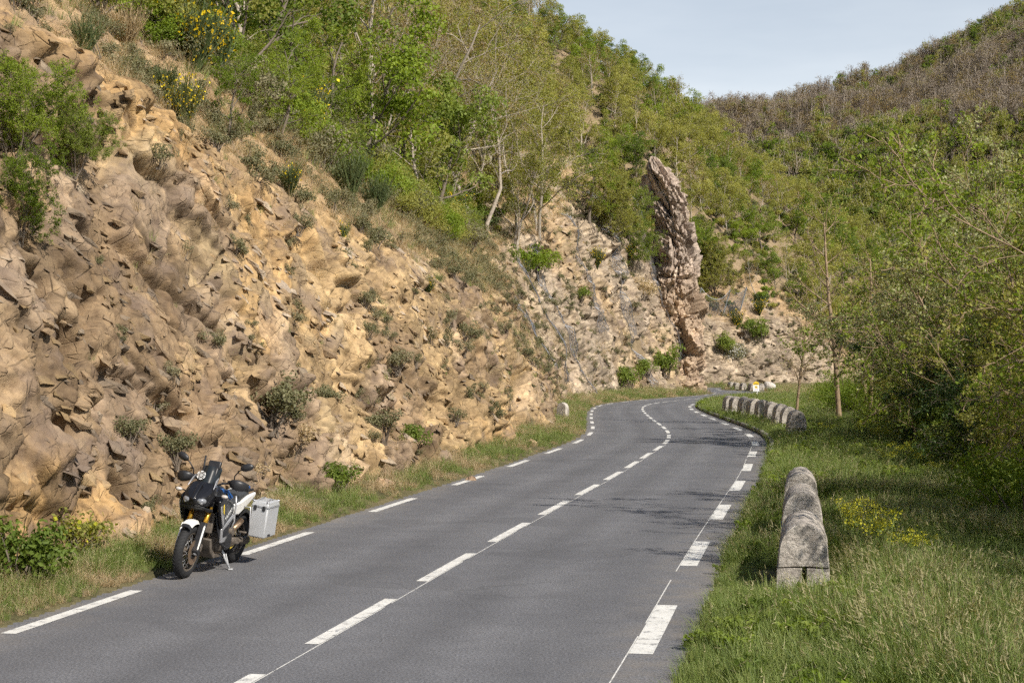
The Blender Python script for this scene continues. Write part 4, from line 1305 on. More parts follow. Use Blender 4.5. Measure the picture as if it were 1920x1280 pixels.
# left verge: shorter, patchy, mixed with straw
P, o, g = verge_points(11000, 12.5, 150.0, 1, 4.2, 3)
Px, ox, _ = verge_points(4200, 11.5, 27.0, 1, 3.0, 33)
P = np.vstack([P, Px]); o = np.concatenate([o, ox])
S_, D_ = LC.query(P[:, 0], P[:, 1]); ok = D_ < 0.6
P, o = P[ok], o[ok]
pt = fbm(P[:, 0] * 0.7, P[:, 1] * 0.7, 62, 3)
dry = pt + 0.22 * (g.random(len(P)) - 0.5) > 0.57
sc = (0.55 + 0.45 * g.random(len(P))) * (0.5 + 0.5 * sstep(0, 0.8, o)) * np.interp(P[:, 1], [12, 40, 150], [0.85, 1.0, 1.5])
ix = np.where(dry, 4 + g.integers(0, 3, len(P)), g.integers(0, 4, len(P)))
keep = g.random(len(P)) < 0.35 + 0.65 * sstep(0.25, 0.5, fbm(P[:, 0] * 1.3, P[:, 1] * 1.3, 63, 2))
scatter('verge_grass', P[keep], g.random(keep.sum()) * 6.28, sc[keep], ix[keep], GG + GD, 'patchy green and straw coloured grass along the foot of the rock face', 'grass')

# dry grass and grey cushions on the slope and on ledges of the rock face
fl2 = np.repeat(CFL[:, None], NV, 1); upf = CVV - fl2
cell_a = np.gradient(CS, axis=0) * np.gradient(CVV, axis=1)
slope_w = sstep(-0.7, 0.8, upf) * (1 - 0.55 * sstep(0.45, 0.62, fbm(CS * 0.35, CVV * 0.35, 64, 3)))
gz = np.gradient(CV[:, :, 2], axis=1); ledge = (gz < 0.012) & (upf < -0.2) & (CVV > 0.5)
bands = sstep(0.52, 0.66, fbm(CS * 0.22, CVV * 0.3, 65, 3)) * (CVV > 0.3) * (upf < 0) * np.interp(CS, [sY(22), sY(36), sY(60)], [0.2, 0.9, 1.2])
wgt = cell_a * (slope_w * 1.0 + 0.38 * bands * (upf < 0)) * np.interp(CS, [sY(20), sY(60), sY(150), sY(240)], [1.0, 0.75, 0.3, 0.15])
wgt = np.where(CVV > 0.1, wgt, 0).ravel(); wgt = np.where(np.isfinite(wgt), np.maximum(wgt, 0), 0)
pk = rng.choice(len(wgt), 12500, p=wgt / wgt.sum(), replace=False)
P = CV.reshape(-1, 3)[pk] - np.array([0, 0, 0.03])
typ = rng.random(len(pk)); pn = fbm(CS.ravel()[pk] * 0.4, CVV.ravel()[pk] * 0.4, 66, 3)
ix = np.where(typ < 0.72, rng.integers(0, 3, len(pk)), np.where(typ < 0.84 + 0.5 * (pn - 0.5), 3 + rng.integers(0, 3, len(pk)), 6 + rng.integers(0, 2, len(pk))))
scl_ = (0.6 + 0.7 * rng.random(len(pk))) * np.interp(P[:, 1], [15, 40, 180], [0.85, 1.15, 1.9]) * np.where(upf.ravel()[pk] < 0, 0.6, 1.0)
scatter('slope_grass', P, rng.random(len(pk)) * 6.28, scl_, ix, GD + GS + GG[:2], 'dry straw grass and grey cushions on the slope above the rock', 'grass',
        tilt=(rng.normal(0, 0.2, len(pk)), rng.normal(0, 0.2, len(pk))))

# the same on the open slope higher up, near the camera
g = np.random.default_rng(99)
cand = np.column_stack([g.uniform(-40, 4, 26000), g.uniform(20, 70, 26000)])
S_, D_ = LC.query(cand[:, 0], cand[:, 1]); _, run_, _ = prof(S_); e_ = D_ - run_
ok = (e_ > 6.6) & (e_ < 18) & (g.random(len(cand)) < 0.75); cand = cand[ok]
Pu = np.column_stack([cand, hill_z(cand[:, 0], cand[:, 1]) - 0.02])
ty_ = g.random(len(Pu))
scatter('upper_slope_grass', Pu, g.random(len(Pu)) * 6.28, g.uniform(0.8, 1.6, len(Pu)), np.where(ty_ < .62, g.integers(0, 3, len(Pu)), np.where(ty_ < .82, 3 + g.integers(0, 3, len(Pu)), 6 + g.integers(0, 2, len(Pu)))), GD + GS + GG[:2],
        'straw grass and low scrub under the oaks at the upper left', 'grass')
rb = scatter('rubble', PB[REST], EUL[REST, 2], SZ[REST], BIX[REST], BLK, None, None, 'stuff', tilt=(EUL[REST, 0], EUL[REST, 1]))
rb.parent = cliff

# grass round the far bend
cx = rng.uniform(10, 60, 6000); cyy = rng.uniform(132, 216, 6000)
S_, D_ = ROAD.query(cx, cyy); S2, D2 = LC.query(cx, cyy)
ok = (np.abs(D_) > 3.75) & (D2 < 0.3); cx, cyy = cx[ok], cyy[ok]
Pf = np.column_stack([cx, cyy, ground_z(cx, cyy)])
scatter('far_verge_grass', Pf, rng.random(len(Pf)) * 6.28, rng.uniform(1.1, 2.0, len(Pf)), np.where(rng.random(len(Pf)) < .35, 2 + rng.integers(0, 3, len(Pf)), rng.integers(0, 2, len(Pf))), GG[:2] + GD, 'grass on the verges round the far bend of the road', 'grass')

# tufts and cushions rooted in the cracks of the face itself
fw = carea * (upf_ < -0.3) * (CVV > 0.5) * (0.12 + sstep(0.5, 0.66, fbm(CS * 0.3, CVV * 0.45, 68, 3))) * np.interp(CS, [sY(18), sY(28), sY(40), sY(90), sY(170)], [0.15, 0.5, 1.0, 0.8, 0.35])
fw = np.maximum(fw, 0).ravel(); pk = rng.choice(len(fw), 1500, p=fw / fw.sum(), replace=False)
P = CV.reshape(-1, 3)[pk]; ty_ = rng.random(len(pk))
scatter('crack_tufts', P, rng.random(len(pk)) * 6.28, rng.uniform(0.45, 1.1, len(pk)) * np.interp(P[:, 1], [15, 50, 170], [0.8, 1.1, 1.8]),
        np.where(ty_ < .5, rng.integers(0, 3, len(pk)), np.where(ty_ < .85, 3 + rng.integers(0, 3, len(pk)), 6)), GD + GS + GG[:1], 'small dry tufts and grey cushions rooted in the rock face', 'tufts', tilt=(rng.normal(0, .3, len(pk)), rng.normal(0.3, .2, len(pk))))

# ================================================================== woods on the hillside
def visible(P, margin=60):
    px, py, dep = proj(P)
    return (px > -margin) & (px < 1920 + margin) & (py > -250) & (py < 1000) & (dep > 5)


def seen(P, hgt, steps=60):
    """rough test that the crown is not behind the terrain"""
    o = np.array([0, 0, CAM_H]); T_ = P + np.array([0, 0, 1]) * hgt
    ok = np.ones(len(P), bool)
    for f in np.linspace(0.25, 0.985, steps):
        q = o + (T_ - o) * f
        ok &= q[:, 2] > terrain_z(q[:, 0], q[:, 1]) - 0.5
    return ok


g = np.random.default_rng(77)
cand = np.column_stack([g.uniform(-60, 260, 16000), g.uniform(30, 470, 16000)])
S_, D_ = LC.query(cand[:, 0], cand[:, 1]); hr_, run_, a_ = prof(S_)
e_ = D_ - run_
yy_ = LC.at(S_)[0][:, 1]
emin = np.interp(yy_, [20, 40, 60, 80, 110, 165, 215, 240, 260], [10, 6.5, 5.0, 4.0, 3.0, 2.5, 2.5, 1.5, 0.5])
ok = (e_ > emin) & (e_ < 170)
cand, S_, e_ = cand[ok], S_[ok], e_[ok]
z = hill_z(cand[:, 0], cand[:, 1]); P = np.column_stack([cand, z])
ok = visible(P); P, S_, e_ = P[ok], S_[ok], e_[ok]
ok = seen(P, 7.5); P, S_, e_ = P[ok], S_[ok], e_[ok]
# thin out to a natural spacing
cellsz = 3.4; taken = {}; sel = []
for i in range(len(P)):
    c = (int(P[i, 0] // cellsz), int(P[i, 1] // cellsz)); good = True
    for a in (-1, 0, 1):
        for b in (-1, 0, 1):
            for j in taken.get((c[0] + a, c[1] + b), ()):
                if (P[i, 0] - P[j, 0]) ** 2 + (P[i, 1] - P[j, 1]) ** 2 < 3.3 ** 2: good = False
    if good: taken.setdefault(c, []).append(i); sel.append(i)
P, e_ = P[sel], e_[sel]
order = np.argsort(P[:, 1]); P, e_ = P[order], e_[order]
kindn = fbm(P[:, 0] * 0.045, P[:, 1] * 0.045, 71, 3); rk = g.random(len(P))
kinds = np.where(rk + (kindn - 0.5) * 1.3 > 0.74, 1, np.where(rk < 0.10, 3, np.where(rk < 0.2, 2, 0)))
KN = ['hill_spring', 'hill_green', 'hill_oak', 'hill_bare']
LB = ['yellow-green tree in fresh leaf in the wood on the near hillside', 'dark green leafy tree in the wood on the near hillside',
      'bright green oak in the wood on the near hillside', 'tree with bare twigs and brown buds in the wood on the near hillside']
NI = 285
ZN = [('on the slope above the budding trees', 0, 900), ('on the hillside left of the rock pinnacle', 900, 1215), ('on the hillside behind the rock pinnacle', 1215, 1330), ('on the hillside above the far rock', 1330, 1520), ('on the hillside right of the far rock', 1520, 3000)]
LB = ['yellow-green tree in fresh leaf', 'darker green leafy tree', 'bright green oak', 'tree with bare twigs and brown buds']
GR = ['fresh leaved trees', 'dark leafy trees', 'bright oaks', 'bare twigged trees']
ppx = proj(P)[0]; ztop = proj(P + np.array([0, 0, 7.0]))[1]
g3 = np.random.default_rng(78)
for i in range(min(NI, len(P))):
    zn = [z_[0] for z_ in ZN if ppx[i] < z_[2]][0]
    k = int(kinds[i]); sc = g3.uniform(0.7, 1.2)
    place_tree(KN[k], int(g3.integers(0, 4)), P[i], g3.uniform(0, 6.28), sc * 1.05, LB[k] + ' ' + zn, GR[k] + ' ' + zn, tilt=(g3.normal(0, .06), g3.normal(0, .06)))


def joined(kind, var):
    """trunk and crown in one mesh for the distant wood"""
    tm, cm_ = PROTO[kind][var]
    n = len(tm.vertices); V1 = np.empty(n * 3, np.float32); tm.vertices.foreach_get('co', V1)
    m = len(cm_.vertices); V2 = np.empty(m * 3, np.float32); cm_.vertices.foreach_get('co', V2)
    F1 = np.empty(len(tm.loops), np.int32); tm.loops.foreach_get('vertex_index', F1)
    F2 = np.empty(len(cm_.loops), np.int32); cm_.loops.foreach_get('vertex_index', F2)
    T2 = np.empty(len(cm_.polygons), np.float32); cm_.attributes['tint'].data.foreach_get('value', T2)
    F = np.vstack([F1.reshape(-1, 4), F2.reshape(-1, 4) + n])
    return new_mesh('far_tree', np.vstack([V1.reshape(-1, 3), V2.reshape(-1, 3)]), F, [tm.materials[0], cm_.materials[0]],
                    fidx=np.r_[np.zeros(len(F1) // 4), np.ones(len(F2) // 4)], attrs={'tint': ('FACE', np.r_[np.full(len(F1) // 4, .5), T2])})


protos = [joined(k, v) for k in KN for v in (0, 1)]
R = P[NI:]; kr = kinds[NI:]
if len(R):
    scatter('hillside_wood', R, g.random(len(R)) * 6.28, g.uniform(0.7, 1.2, len(R)), kr * 2 + g.integers(0, 2, len(R)), protos,
            'mass of fresh green trees covering the upper near hillside', 'wood')
print('hill trees', len(P))

# undergrowth on the hillside, between the trunks
ub = [bush_mesh('undergrowth_bush', lm, 90 + i, 0.9, 1.0, 620, 0.16, stems=8) for i, lm in enumerate(('leaf_green', 'leaf_oak', 'leaf_spring', 'leaf_broom', 'leaf_greyscrub'))]
cand = np.column_stack([g.uniform(-60, 260, 22000), g.uniform(30, 420, 22000)])
S_, D_ = LC.query(cand[:, 0], cand[:, 1]); hr_, run_, a_ = prof(S_); yy_ = LC.at(S_)[0][:, 1]
e2 = D_ - run_; em = np.interp(yy_, [20, 40, 60, 80, 110, 165, 215, 240], [7, 5, 3.5, 2.5, 1.5, 1.0, 0.8, 0.3])
ok = (e2 > em) & (e2 < 60); cand = cand[ok]
U = np.column_stack([cand, hill_z(cand[:, 0], cand[:, 1])]); U = U[visible(U)]; U = U[seen(U, 1.5)]
ubs = [bush_mesh('small_bush', lm, 290 + i, 0.9, 1.0, 2600, 0.065, stems=16) for i, lm in enumerate(('leaf_green', 'leaf_oak', 'leaf_spring', 'leaf_greyscrub'))]
scatter('undergrowth', U, g.random(len(U)) * 6.28, g.uniform(0.6, 1.5, len(U)), np.where(U[:, 1] < 105, 5 + g.integers(0, 4, len(U)), g.integers(0, 5, len(U))), ub + ubs, 'low bushes growing between the trees of the near hillside', 'undergrowth')
print('undergrowth', len(U))

# bushes where the open slope meets the wood
cand = np.column_stack([g.uniform(-40, 8, 9000), g.uniform(26, 110, 9000)])
S_, D_ = LC.query(cand[:, 0], cand[:, 1]); _, run_, _ = prof(S_); e2 = D_ - run_; yb = LC.at(S_)[0][:, 1]
ok = (e2 > np.interp(yb, [20, 30, 45, 60, 110], [9, 5.5, 3.6, 3.0, 2.0])) & (e2 < 15) & (g.random(len(cand)) < 0.42); cand = cand[ok]
Bp = np.column_stack([cand, hill_z(cand[:, 0], cand[:, 1]) - 0.1])
scatter('slope_bushes', Bp, g.random(len(Bp)) * 6.28, g.uniform(0.6, 1.7, len(Bp)), g.choice([0, 1, 1, 2, 2, 3], len(Bp)), ubs, 'dense bushes between the open slope and the trees above it', 'bushes')
print('slope bushes', len(Bp))

# ================================================================== forest on the far mountainside
def far_tree(kind, seed, lm, wm, n, size, H, Rc, c0):
    g = np.random.default_rng(seed)
    mb = MB(); mb.tube([(0, 0, -1), (g.normal(0, .1), g.normal(0, .1), H * .5), (g.normal(0, .2), g.normal(0, .2), H * .95)], [0.20, 0.15, 0.06], 4)
    for b in range(7):
        a = g.random() * 6.28; z0 = H * g.uniform(.3, .85); l = Rc * g.uniform(.5, 1)
        mb.tube([(0, 0, z0), (math.cos(a) * l * .5, math.sin(a) * l * .5, z0 + l * .7), (math.cos(a) * l * .8, math.sin(a) * l * .8, z0 + l * 1.5)], [0.07, 0.05, 0.025], 3)
    wv = np.array([tuple(v) for v in mb.V])
    cl = np.column_stack([g.normal(0, Rc * .42, 16), g.normal(0, Rc * .42, 16), H * g.uniform(c0, 1.0, 16)])
    C = cl[g.integers(0, 16, n)] + g.normal(0, 1, (n, 3)) * np.array([Rc * .28, Rc * .28, H * .07])
    lv, lf, lt = shell_leaves(cl, g.uniform(.25, .55, 16) * Rc, n, size, g)
    return new_mesh('distant_tree', np.vstack([wv, lv]), [f for f in mb.F] + [tuple(f) for f in lf + len(wv)], [MAT[wm], MAT[lm]],
                    fidx=[0] * len(mb.F) + [1] * n, attrs={'tint': ('FACE', np.r_[np.full(len(mb.F), .5), lt])})


FP = [far_tree('bare', 1, 'leaf_bare', 'bark_pale', 170, .32, 9.5, 2.0, .5), far_tree('bare', 2, 'leaf_bare', 'bark_far', 200, .32, 9.0, 2.3, .45), far_tree('bare', 3, 'leaf_bud', 'bark_far', 200, .32, 8.0, 2.3, .45),
      far_tree('green', 4, 'leaf_green', 'bark', 520, .5, 8, 2.4, .25), far_tree('green', 5, 'leaf_green', 'bark', 420, .5, 8.5, 2.0, .2), far_tree('spring', 6, 'leaf_spring', 'bark_pale', 420, .45, 8.5, 2.3, .3),
      far_tree('oak', 7, 'leaf_oak', 'bark', 480, .5, 8, 2.4, .25)]
n = 24000
ty = g.uniform(345, 760, n); tx = ty * g.uniform(0.02, 0.40, n)
P = np.column_stack([tx, ty, far_z(tx, ty)])
px, py, dep = proj(P); okv = (px > 1180) & (px < 1980) & (py > -120) & (py < 760)
P = P[okv]; px, py = px[okv], py[okv]
T_ = (P[:, 1] - 330) / (DR - 330)
ok = np.ones(len(P), bool); oo_ = np.array([0, 0, CAM_H])
for f in np.linspace(0.3, 0.985, 50):
    q = oo_ + (P + np.array([0, 0, 8.0]) - oo_) * f
    tz = np.maximum(np.where(q[:, 1] < 555, terrain_z(q[:, 0], q[:, 1]), -50), np.where(q[:, 1] > 330, far_z(q[:, 0], q[:, 1]), -50))
    ok &= q[:, 2] > tz - 1.0
P, T_, px, py = P[ok], T_[ok], px[ok], py[ok]
fn = fbm(P[:, 0] * 0.018, P[:, 1] * 0.018, 72, 3); rk = g.random(len(P))
sky_y = np.interp(px, SKY[:, 0], SKY[:, 1]); below = py - sky_y
bare_p = np.interp(below, [-30, 20, 90, 160, 260], [0.75, 0.82, 0.72, 0.55, 0.42]) - 1.8 * (fn - 0.5) - 0.55 * sstep(1700, 1850, px) * (below < 60)
ix = np.where(rk < bare_p, g.integers(0, 3, len(P)), g.choice([3, 4, 5, 5, 5, 6], len(P)))
scatter('mountain_forest', P, g.random(len(P)) * 6.28, g.uniform(0.55, 1.25, len(P)), ix, FP, 'brown and green forest covering the far mountainside', 'forest')
print('far trees', len(P))

# ================================================================== plants one can pick out
def at_px(px, py, sink=0.0):
    h = hit(px, py)
    return np.array([h[0], h[1], h[2] - sink])


g5 = np.random.default_rng(55)


def tree_at(kind, var, px, py, top, label, group=None, rz=None, tilt=(0, 0), leaf=None, H0=7.5):
    """tree standing where the photo shows its foot; top = pixel row of its crown"""
    p = at_px(px, py); dep = p[1]
    sc = (py - top) / F_PX * dep / H0
    return place_tree(kind, var, p, g5.uniform(0, 6.28) if rz is None else rz, sc, label, group, tilt=tilt, leafmat=leaf)


# budding trees with pale leaning trunks above the slope
G = 'budding trees with pale trunks above the slope'
tree_at('bud', 0, 705, 335, 60, 'budding tree with thin grey trunk, leftmost of the pale trunks above the broom', G)
tree_at('bud', 1, 760, 330, 20, 'tall budding tree with pale forked trunk above the dark green broom', G, tilt=(0, 0.12))
tree_at('bud', 2, 800, 315, 40, 'budding tree with white leaning trunk and a brown haze of twigs', G, tilt=(-0.05, 0.3))
tree_at('bud', 0, 845, 395, 90, 'budding tree with two grey stems rising from yellow broom', G, tilt=(0, 0.1))
tree_at('bud', 1, 905, 440, 170, 'low spreading budding tree reaching its dark branches over the slope', G, leaf='leaf_spring')
tree_at('springnear', 0, 965, 480, 235, 'twiggy yellow-green tree with twin pale stems at the edge of the cut', G)
tree_at('springnear', 1, 1010, 455, 210, 'loose yellow-green tree right of the twin pale stems', G)
tree_at('springnear', 0, 930, 330, 40, 'tall yellow-green tree behind the budding trees', G)
tree_at('oak', 0, 1105, 420, 270, 'round vivid green tree left of the rock pinnacle', None, leaf='leaf_oak')
# the oak over the top left
G = 'green oaks above the slope at the upper left'
tree_at('oak', 0, 610, 275, 40, 'broad green oak with dark crooked limbs above the yellow broom', G, tilt=(0.0, -0.15))
tree_at('oak', 1, 545, 190, -60, 'green oak behind the yellow flowering broom', G)
tree_at('oak', 0, 690, 215, -60, 'tall green oak reaching the top edge right of the broom', G)
tree_at('oak', 1, 400, 75, -160, 'green oak rooted on the upper slope at the top edge', G)
tree_at('bud', 2, 268, 60, -260, 'pale bare trunk standing on the upper slope at the top left', None)
tree_at('oak', 0, 430, 270, 110, 'low green oak overhanging the slope below the flowering broom', G)
tree_at('oak', 1, 525, 290, 120, 'dark limbed oak overhanging the dry slope', G)
tree_at('oak', 0, 620, 310, 140, 'oak overhanging the slope left of the large dark broom', G)
tree_at('oak', 1, 560, 250, 70, 'full green oak between the yellow brooms', G)
tree_at('oak', 1, 655, 290, 130, 'small green oak at the lower end of the oak group', G)
tree_at('oak', 0, 330, 30, -160, 'green oak at the top edge above the rusty broom', G)
# young oaks hanging over the rock at the left edge
for (px, py, top, lb) in ((20, 310, 90, 'young oak with bright leaves at the left edge, highest of three'), (140, 330, 190, 'young oak spreading its leaves over the rock lip, left of the grey broom'),
                          (40, 455, 270, 'young oak hanging over the dark cleft at the left edge, lowest of three')):
    p = at_px(px, py); sc = (py - top) / F_PX * p[1] / 7.4
    place_tree('hazel', 0, p, g5.uniform(0, 6.28), sc, lb, 'young oaks at the left edge', leafmat='leaf_oak' if py != 330 else 'leaf_green')

for (px, py, top, lb, lf) in ((1175, 470, 370, 'green tree close against the left side of the rock pinnacle', 'leaf_green'), (1190, 505, 440, 'low bushy tree at the left foot of the pinnacle', None), (1140, 455, 340, 'yellow-green tree left of the pinnacle, second from it', 'leaf_spring'), (1310, 520, 430, 'bushy green tree right behind the pinnacle', 'leaf_oak'), (1335, 560, 470, 'yellow-green tree above the fence posts', 'leaf_spring')):
    p = at_px(px, py); place_tree('hazel', 1, p, g5.uniform(0, 6.28), (py - top) / F_PX * p[1] / 6.0, lb, 'trees round the pinnacle', leafmat=lf)
BUSH = {'green': [bush_mesh('shrub', 'leaf_oak', 500 + i, 0.5, 0.6, 1500, 0.055) for i in range(2)],
        'dark': [bush_mesh('shrub', 'leaf_green', 510 + i, 0.5, 0.6, 1500, 0.055) for i in range(2)],
        'grey': [bush_mesh('shrub', 'leaf_greyscrub', 520 + i, 0.45, 0.55, 1500, 0.045) for i in range(2)],
        'blossom': [bush_mesh('shrub', 'leaf_greyscrub', 530, 0.5, 0.6, 1100, 0.05, flowers='leaf_white', nfl=700)],
        'brown': [bush_mesh('shrub', 'grass_dry', 540, 0.45, 0.5, 900, 0.05)],
        'yellow': [bush_mesh('shrub', 'leaf_spring', 550, 0.5, 0.6, 1100, 0.05, flowers='petal_acid', nfl=120)]}
BROOM = {'green': [broom_mesh('broom', 600 + i, 1.2, 260) for i in range(2)], 'brown': [broom_mesh('broom', 610, 1.2, 240, lm='grass_dry')],
         'yellow': [broom_mesh('broom', 620 + i, 1.2, 200, fl=330) for i in range(2)], 'few': [broom_mesh('broom', 630, 1.1, 220, fl=90)]}
SPUR = [spurge_mesh('spurge', 640 + i) for i in range(2)]


def plant(kind, var, px, py, h_px, label, group, name, cat, tilt=(0, 0), table=None, H0=0.6, loc=None):
    p = at_px(px, py, 0.05) if loc is None else loc
    sc = h_px / F_PX * p[1] / H0
    ms = table[kind]; o = obj(name, ms[var % len(ms)], None, tuple(p), (tilt[0], tilt[1], g5.uniform(0, 6.28)), sc)
    return tag(o, label, cat, group)


G = 'broom bushes on the slope'
for (k, px, py, h, lb) in (
        ('green', 660, 385, 95, 'large dark green broom bush with upright rods in the middle of the slope'),
        ('green', 700, 415, 85, 'dark green broom bush leaning right below the large one'),
        ('green', 285, 300, 55, 'small blue-green broom on the rock lip right of the young oaks'),
        ('few', 545, 370, 70, 'broom with a scatter of yellow flowers left of the large dark broom'),
        ('yellow', 360, 155, 150, 'broom covered in yellow flowers below the upper left oak'),
        ('yellow', 410, 170, 140, 'broom in full yellow flower beside the oak foliage'),
        ('yellow', 345, 245, 100, 'small broom with yellow tips under the green oak'),
        ('brown', 235, 105, 90, 'rusty brown broom on the upper slope at the top left'),
        ('green', 160, 110, 80, 'dark green broom near the top left corner'),
        ('green', 310, 190, 70, 'grey-green broom beneath the yellow flowering broom'),
        ('few', 640, 455, 45, 'thin broom with yellow flowers on the slope below the dark broom'),
        ('yellow', 575, 275, 120, 'yellow flowering broom beside the oak trunk'),
        ('yellow', 850, 440, 80, 'orange-yellow broom at the foot of the budding trees'),
        ('yellow', 1120, 505, 40, 'yellow broom on the rim of the cut left of the pinnacle'),
        ('few', 800, 555, 40, 'yellow-flowered broom tuft halfway down the dry slope'),
        ('few', 980, 525, 40, 'yellow-flowered broom at the end of the dry slope'),
        ('yellow', 1380, 625, 42, 'yellow broom below the tall fence posts on the far rock'),
        ('yellow', 1425, 592, 30, 'small yellow broom behind the far rock'),
        ('yellow', 1180, 490, 30, 'yellow broom on the rim directly left of the pinnacle')):
    plant(k, int(g5.integers(0, 2)), px, py, h, lb, G, 'broom_bush', 'broom', (g5.normal(0, .08), g5.normal(0, .08)), BROOM, 1.1)

G = 'shrubs on the rock face and slope'
for (k, px, py, h, lb) in (
        ('grey', 510, 790, 100, 'tall grey-green shrub on the lower rock face right of the motorcycle'),
        ('grey', 240, 830, 60, 'grey-green shrub in the crack above the motorcycle'),
        ('grey', 330, 860, 60, 'grey shrub on the rock directly behind the motorcycle'),
        ('dark', 640, 915, 55, 'green shrub at the foot of the rock, first right of the aluminium pannier'),
        ('dark', 35, 1105, 130, 'leafy green shrub at the bottom left edge beside the road'),
        ('yellow', 140, 1040, 90, 'yellow-green shrub at the foot of the rock left of the motorcycle'),
        ('grey', 215, 640, 40, 'small grey-green shrub on the rock face above the dark hollow'),
        ('grey', 395, 650, 40, 'grey-green tuft in the vertical crack of the rock face'),
        ('grey', 720, 820, 60, 'grey-green shrub low on the rock face in the middle'),
        ('dark', 780, 835, 45, 'small green shrub near the rock foot in the middle'),
        ('brown', 560, 840, 60, 'dry brown shrub on the lower rock face'),
        ('brown', 470, 900, 50, 'dry brown shrub behind the pannier'),
        ('grey', 610, 760, 45, 'grey shrub on the rock face above the dry brown shrub'),
        ('grey', 745, 690, 45, 'grey shrub in the middle of the rock face'),
        ('grey', 870, 640, 45, 'grey shrub near the right end of the near rock face'),
        ('dark', 1250, 707, 55, 'dark green round shrub at the foot of the netted cliff'),
        ('dark', 1183, 725, 42, 'narrow green shrub at the cliff foot left of the round one'),
        ('green', 985, 520, 60, 'bright green shrub on the rim where the dry slope ends'),
        ('green', 1010, 510, 45, 'bright green shrub on the rim beside the netted cliff'),
        ('green', 950, 500, 40, 'bright green shrub left of the rim shrubs'),
        ('grey', 880, 470, 55, 'silvery shrub below the budding trees'),
        ('grey', 700, 470, 50, 'grey shrub on the dry slope below the large broom'),
        ('grey', 640, 500, 40, 'grey cushion shrub at the top of the rock face'),
        ('grey', 560, 430, 40, 'grey cushion shrub left on the dry slope'),
        ('dark', 1090, 560, 25, 'small dark bush in the netted cliff face, left'),
        ('dark', 1265, 385, 28, 'small dark bush growing on the rock pinnacle'),
        ('dark', 1355, 660, 34, 'dark bush on the far rock below the fence'),
        ('dark', 1430, 640, 40, 'dark bush in the middle of the far rock'),
        ('blossom', 1383, 680, 32, 'white blossoming shrub on the far rock'),
        ('dark', 1400, 625, 30, 'dark bush at the top of the far rock'),
        ('green', 1300, 500, 40, 'green bush right beside the rock pinnacle'),
        ('brown', 1205, 560, 45, 'brown dry bush hanging on the netted cliff'),
        ('dark', 1215, 700, 30, 'thin dark shrub low on the netted cliff')):
    plant(k, int(g5.integers(0, 2)), px, py, h, lb, G, 'shrub', 'shrub', (g5.normal(0, .08), g5.normal(0, .08)), BUSH, 0.6)

# grass tufts that stand out on the left verge
TUFT = {'green': [tuft_mesh('grass_clump', [MAT['grass_green'], MAT['grass_head']], 130, 0.5, 0.28, 0.012, 0.7, 700)]}
for (px, py, h, lb) in ((830, 885, 30, 'lush green grass clump at the road edge in the middle of the left verge'), (790, 905, 26, 'green grass clump just left of the lush clump'),
                        (545, 985, 36, 'green grass clump right of the pannier'), (665, 950, 30, 'green grass clump on the verge beyond the pannier')):
    plant('green', 0, px, py, h, lb, 'green clumps on the left verge', 'grass_clump', 'grass clump', (0, 0), TUFT, 0.42)

# yellow flowering plants on the right verge
G = 'yellow flowering plants on the right verge'
SP_ = (('nearest acid yellow flower clump right of the near guard stones, front left', 1640, 1060, 75), ('acid yellow flower clump right of the near guard stones, behind the front ones', 1610, 1020, 60),
       ('acid yellow flower clump right of the near guard stones, front right', 1700, 1060, 50), ('acid yellow flower clump at the right end of the near group', 1735, 1050, 38),
       ('yellow flower clump in the shade behind the near meadow, left', 1660, 880, 28), ('yellow flower clump in the shade behind the near meadow, middle', 1690, 870, 32), ('yellow flower clump in the shade behind the near meadow, right', 1735, 885, 30),
       ('yellow flower clump lowest in the shaded group', 1755, 893, 22), ('yellow flower clump beside the nearest stone of the middle row', 1548, 822, 18), ('yellow flower clump right of the middle row of stones', 1625, 830, 26),
       ('yellow flower clump by the slender tree', 1650, 840, 26), ('small yellow flower clump at the shade edge', 1680, 895, 18))
for i, (lb, px, py, h) in enumerate(SP_):
    q = gp(px, py, 0.05)
    q[2] = float(ground_z(q[:1], q[1:2])[0])
    plant('s', i, px, py, h * 1.35, lb, G, 'yellow_flower', 'flower', (0, 0), {'s': SPUR}, 0.66, loc=q)

# ================================================================== trees of the river bank, right
def bank(kind, var, x, y, H, label, group=None, H0=7.5, tilt=(0, 0), rz=None, leaf=None, sink=0.1):
    z = float(ground_z(np.array([x]), np.array([y]))[0]) - sink
    return place_tree(kind, var, (x, y, z), g5.uniform(0, 6.28) if rz is None else rz, H / H0, label, group, tilt=tilt, leafmat=leaf)


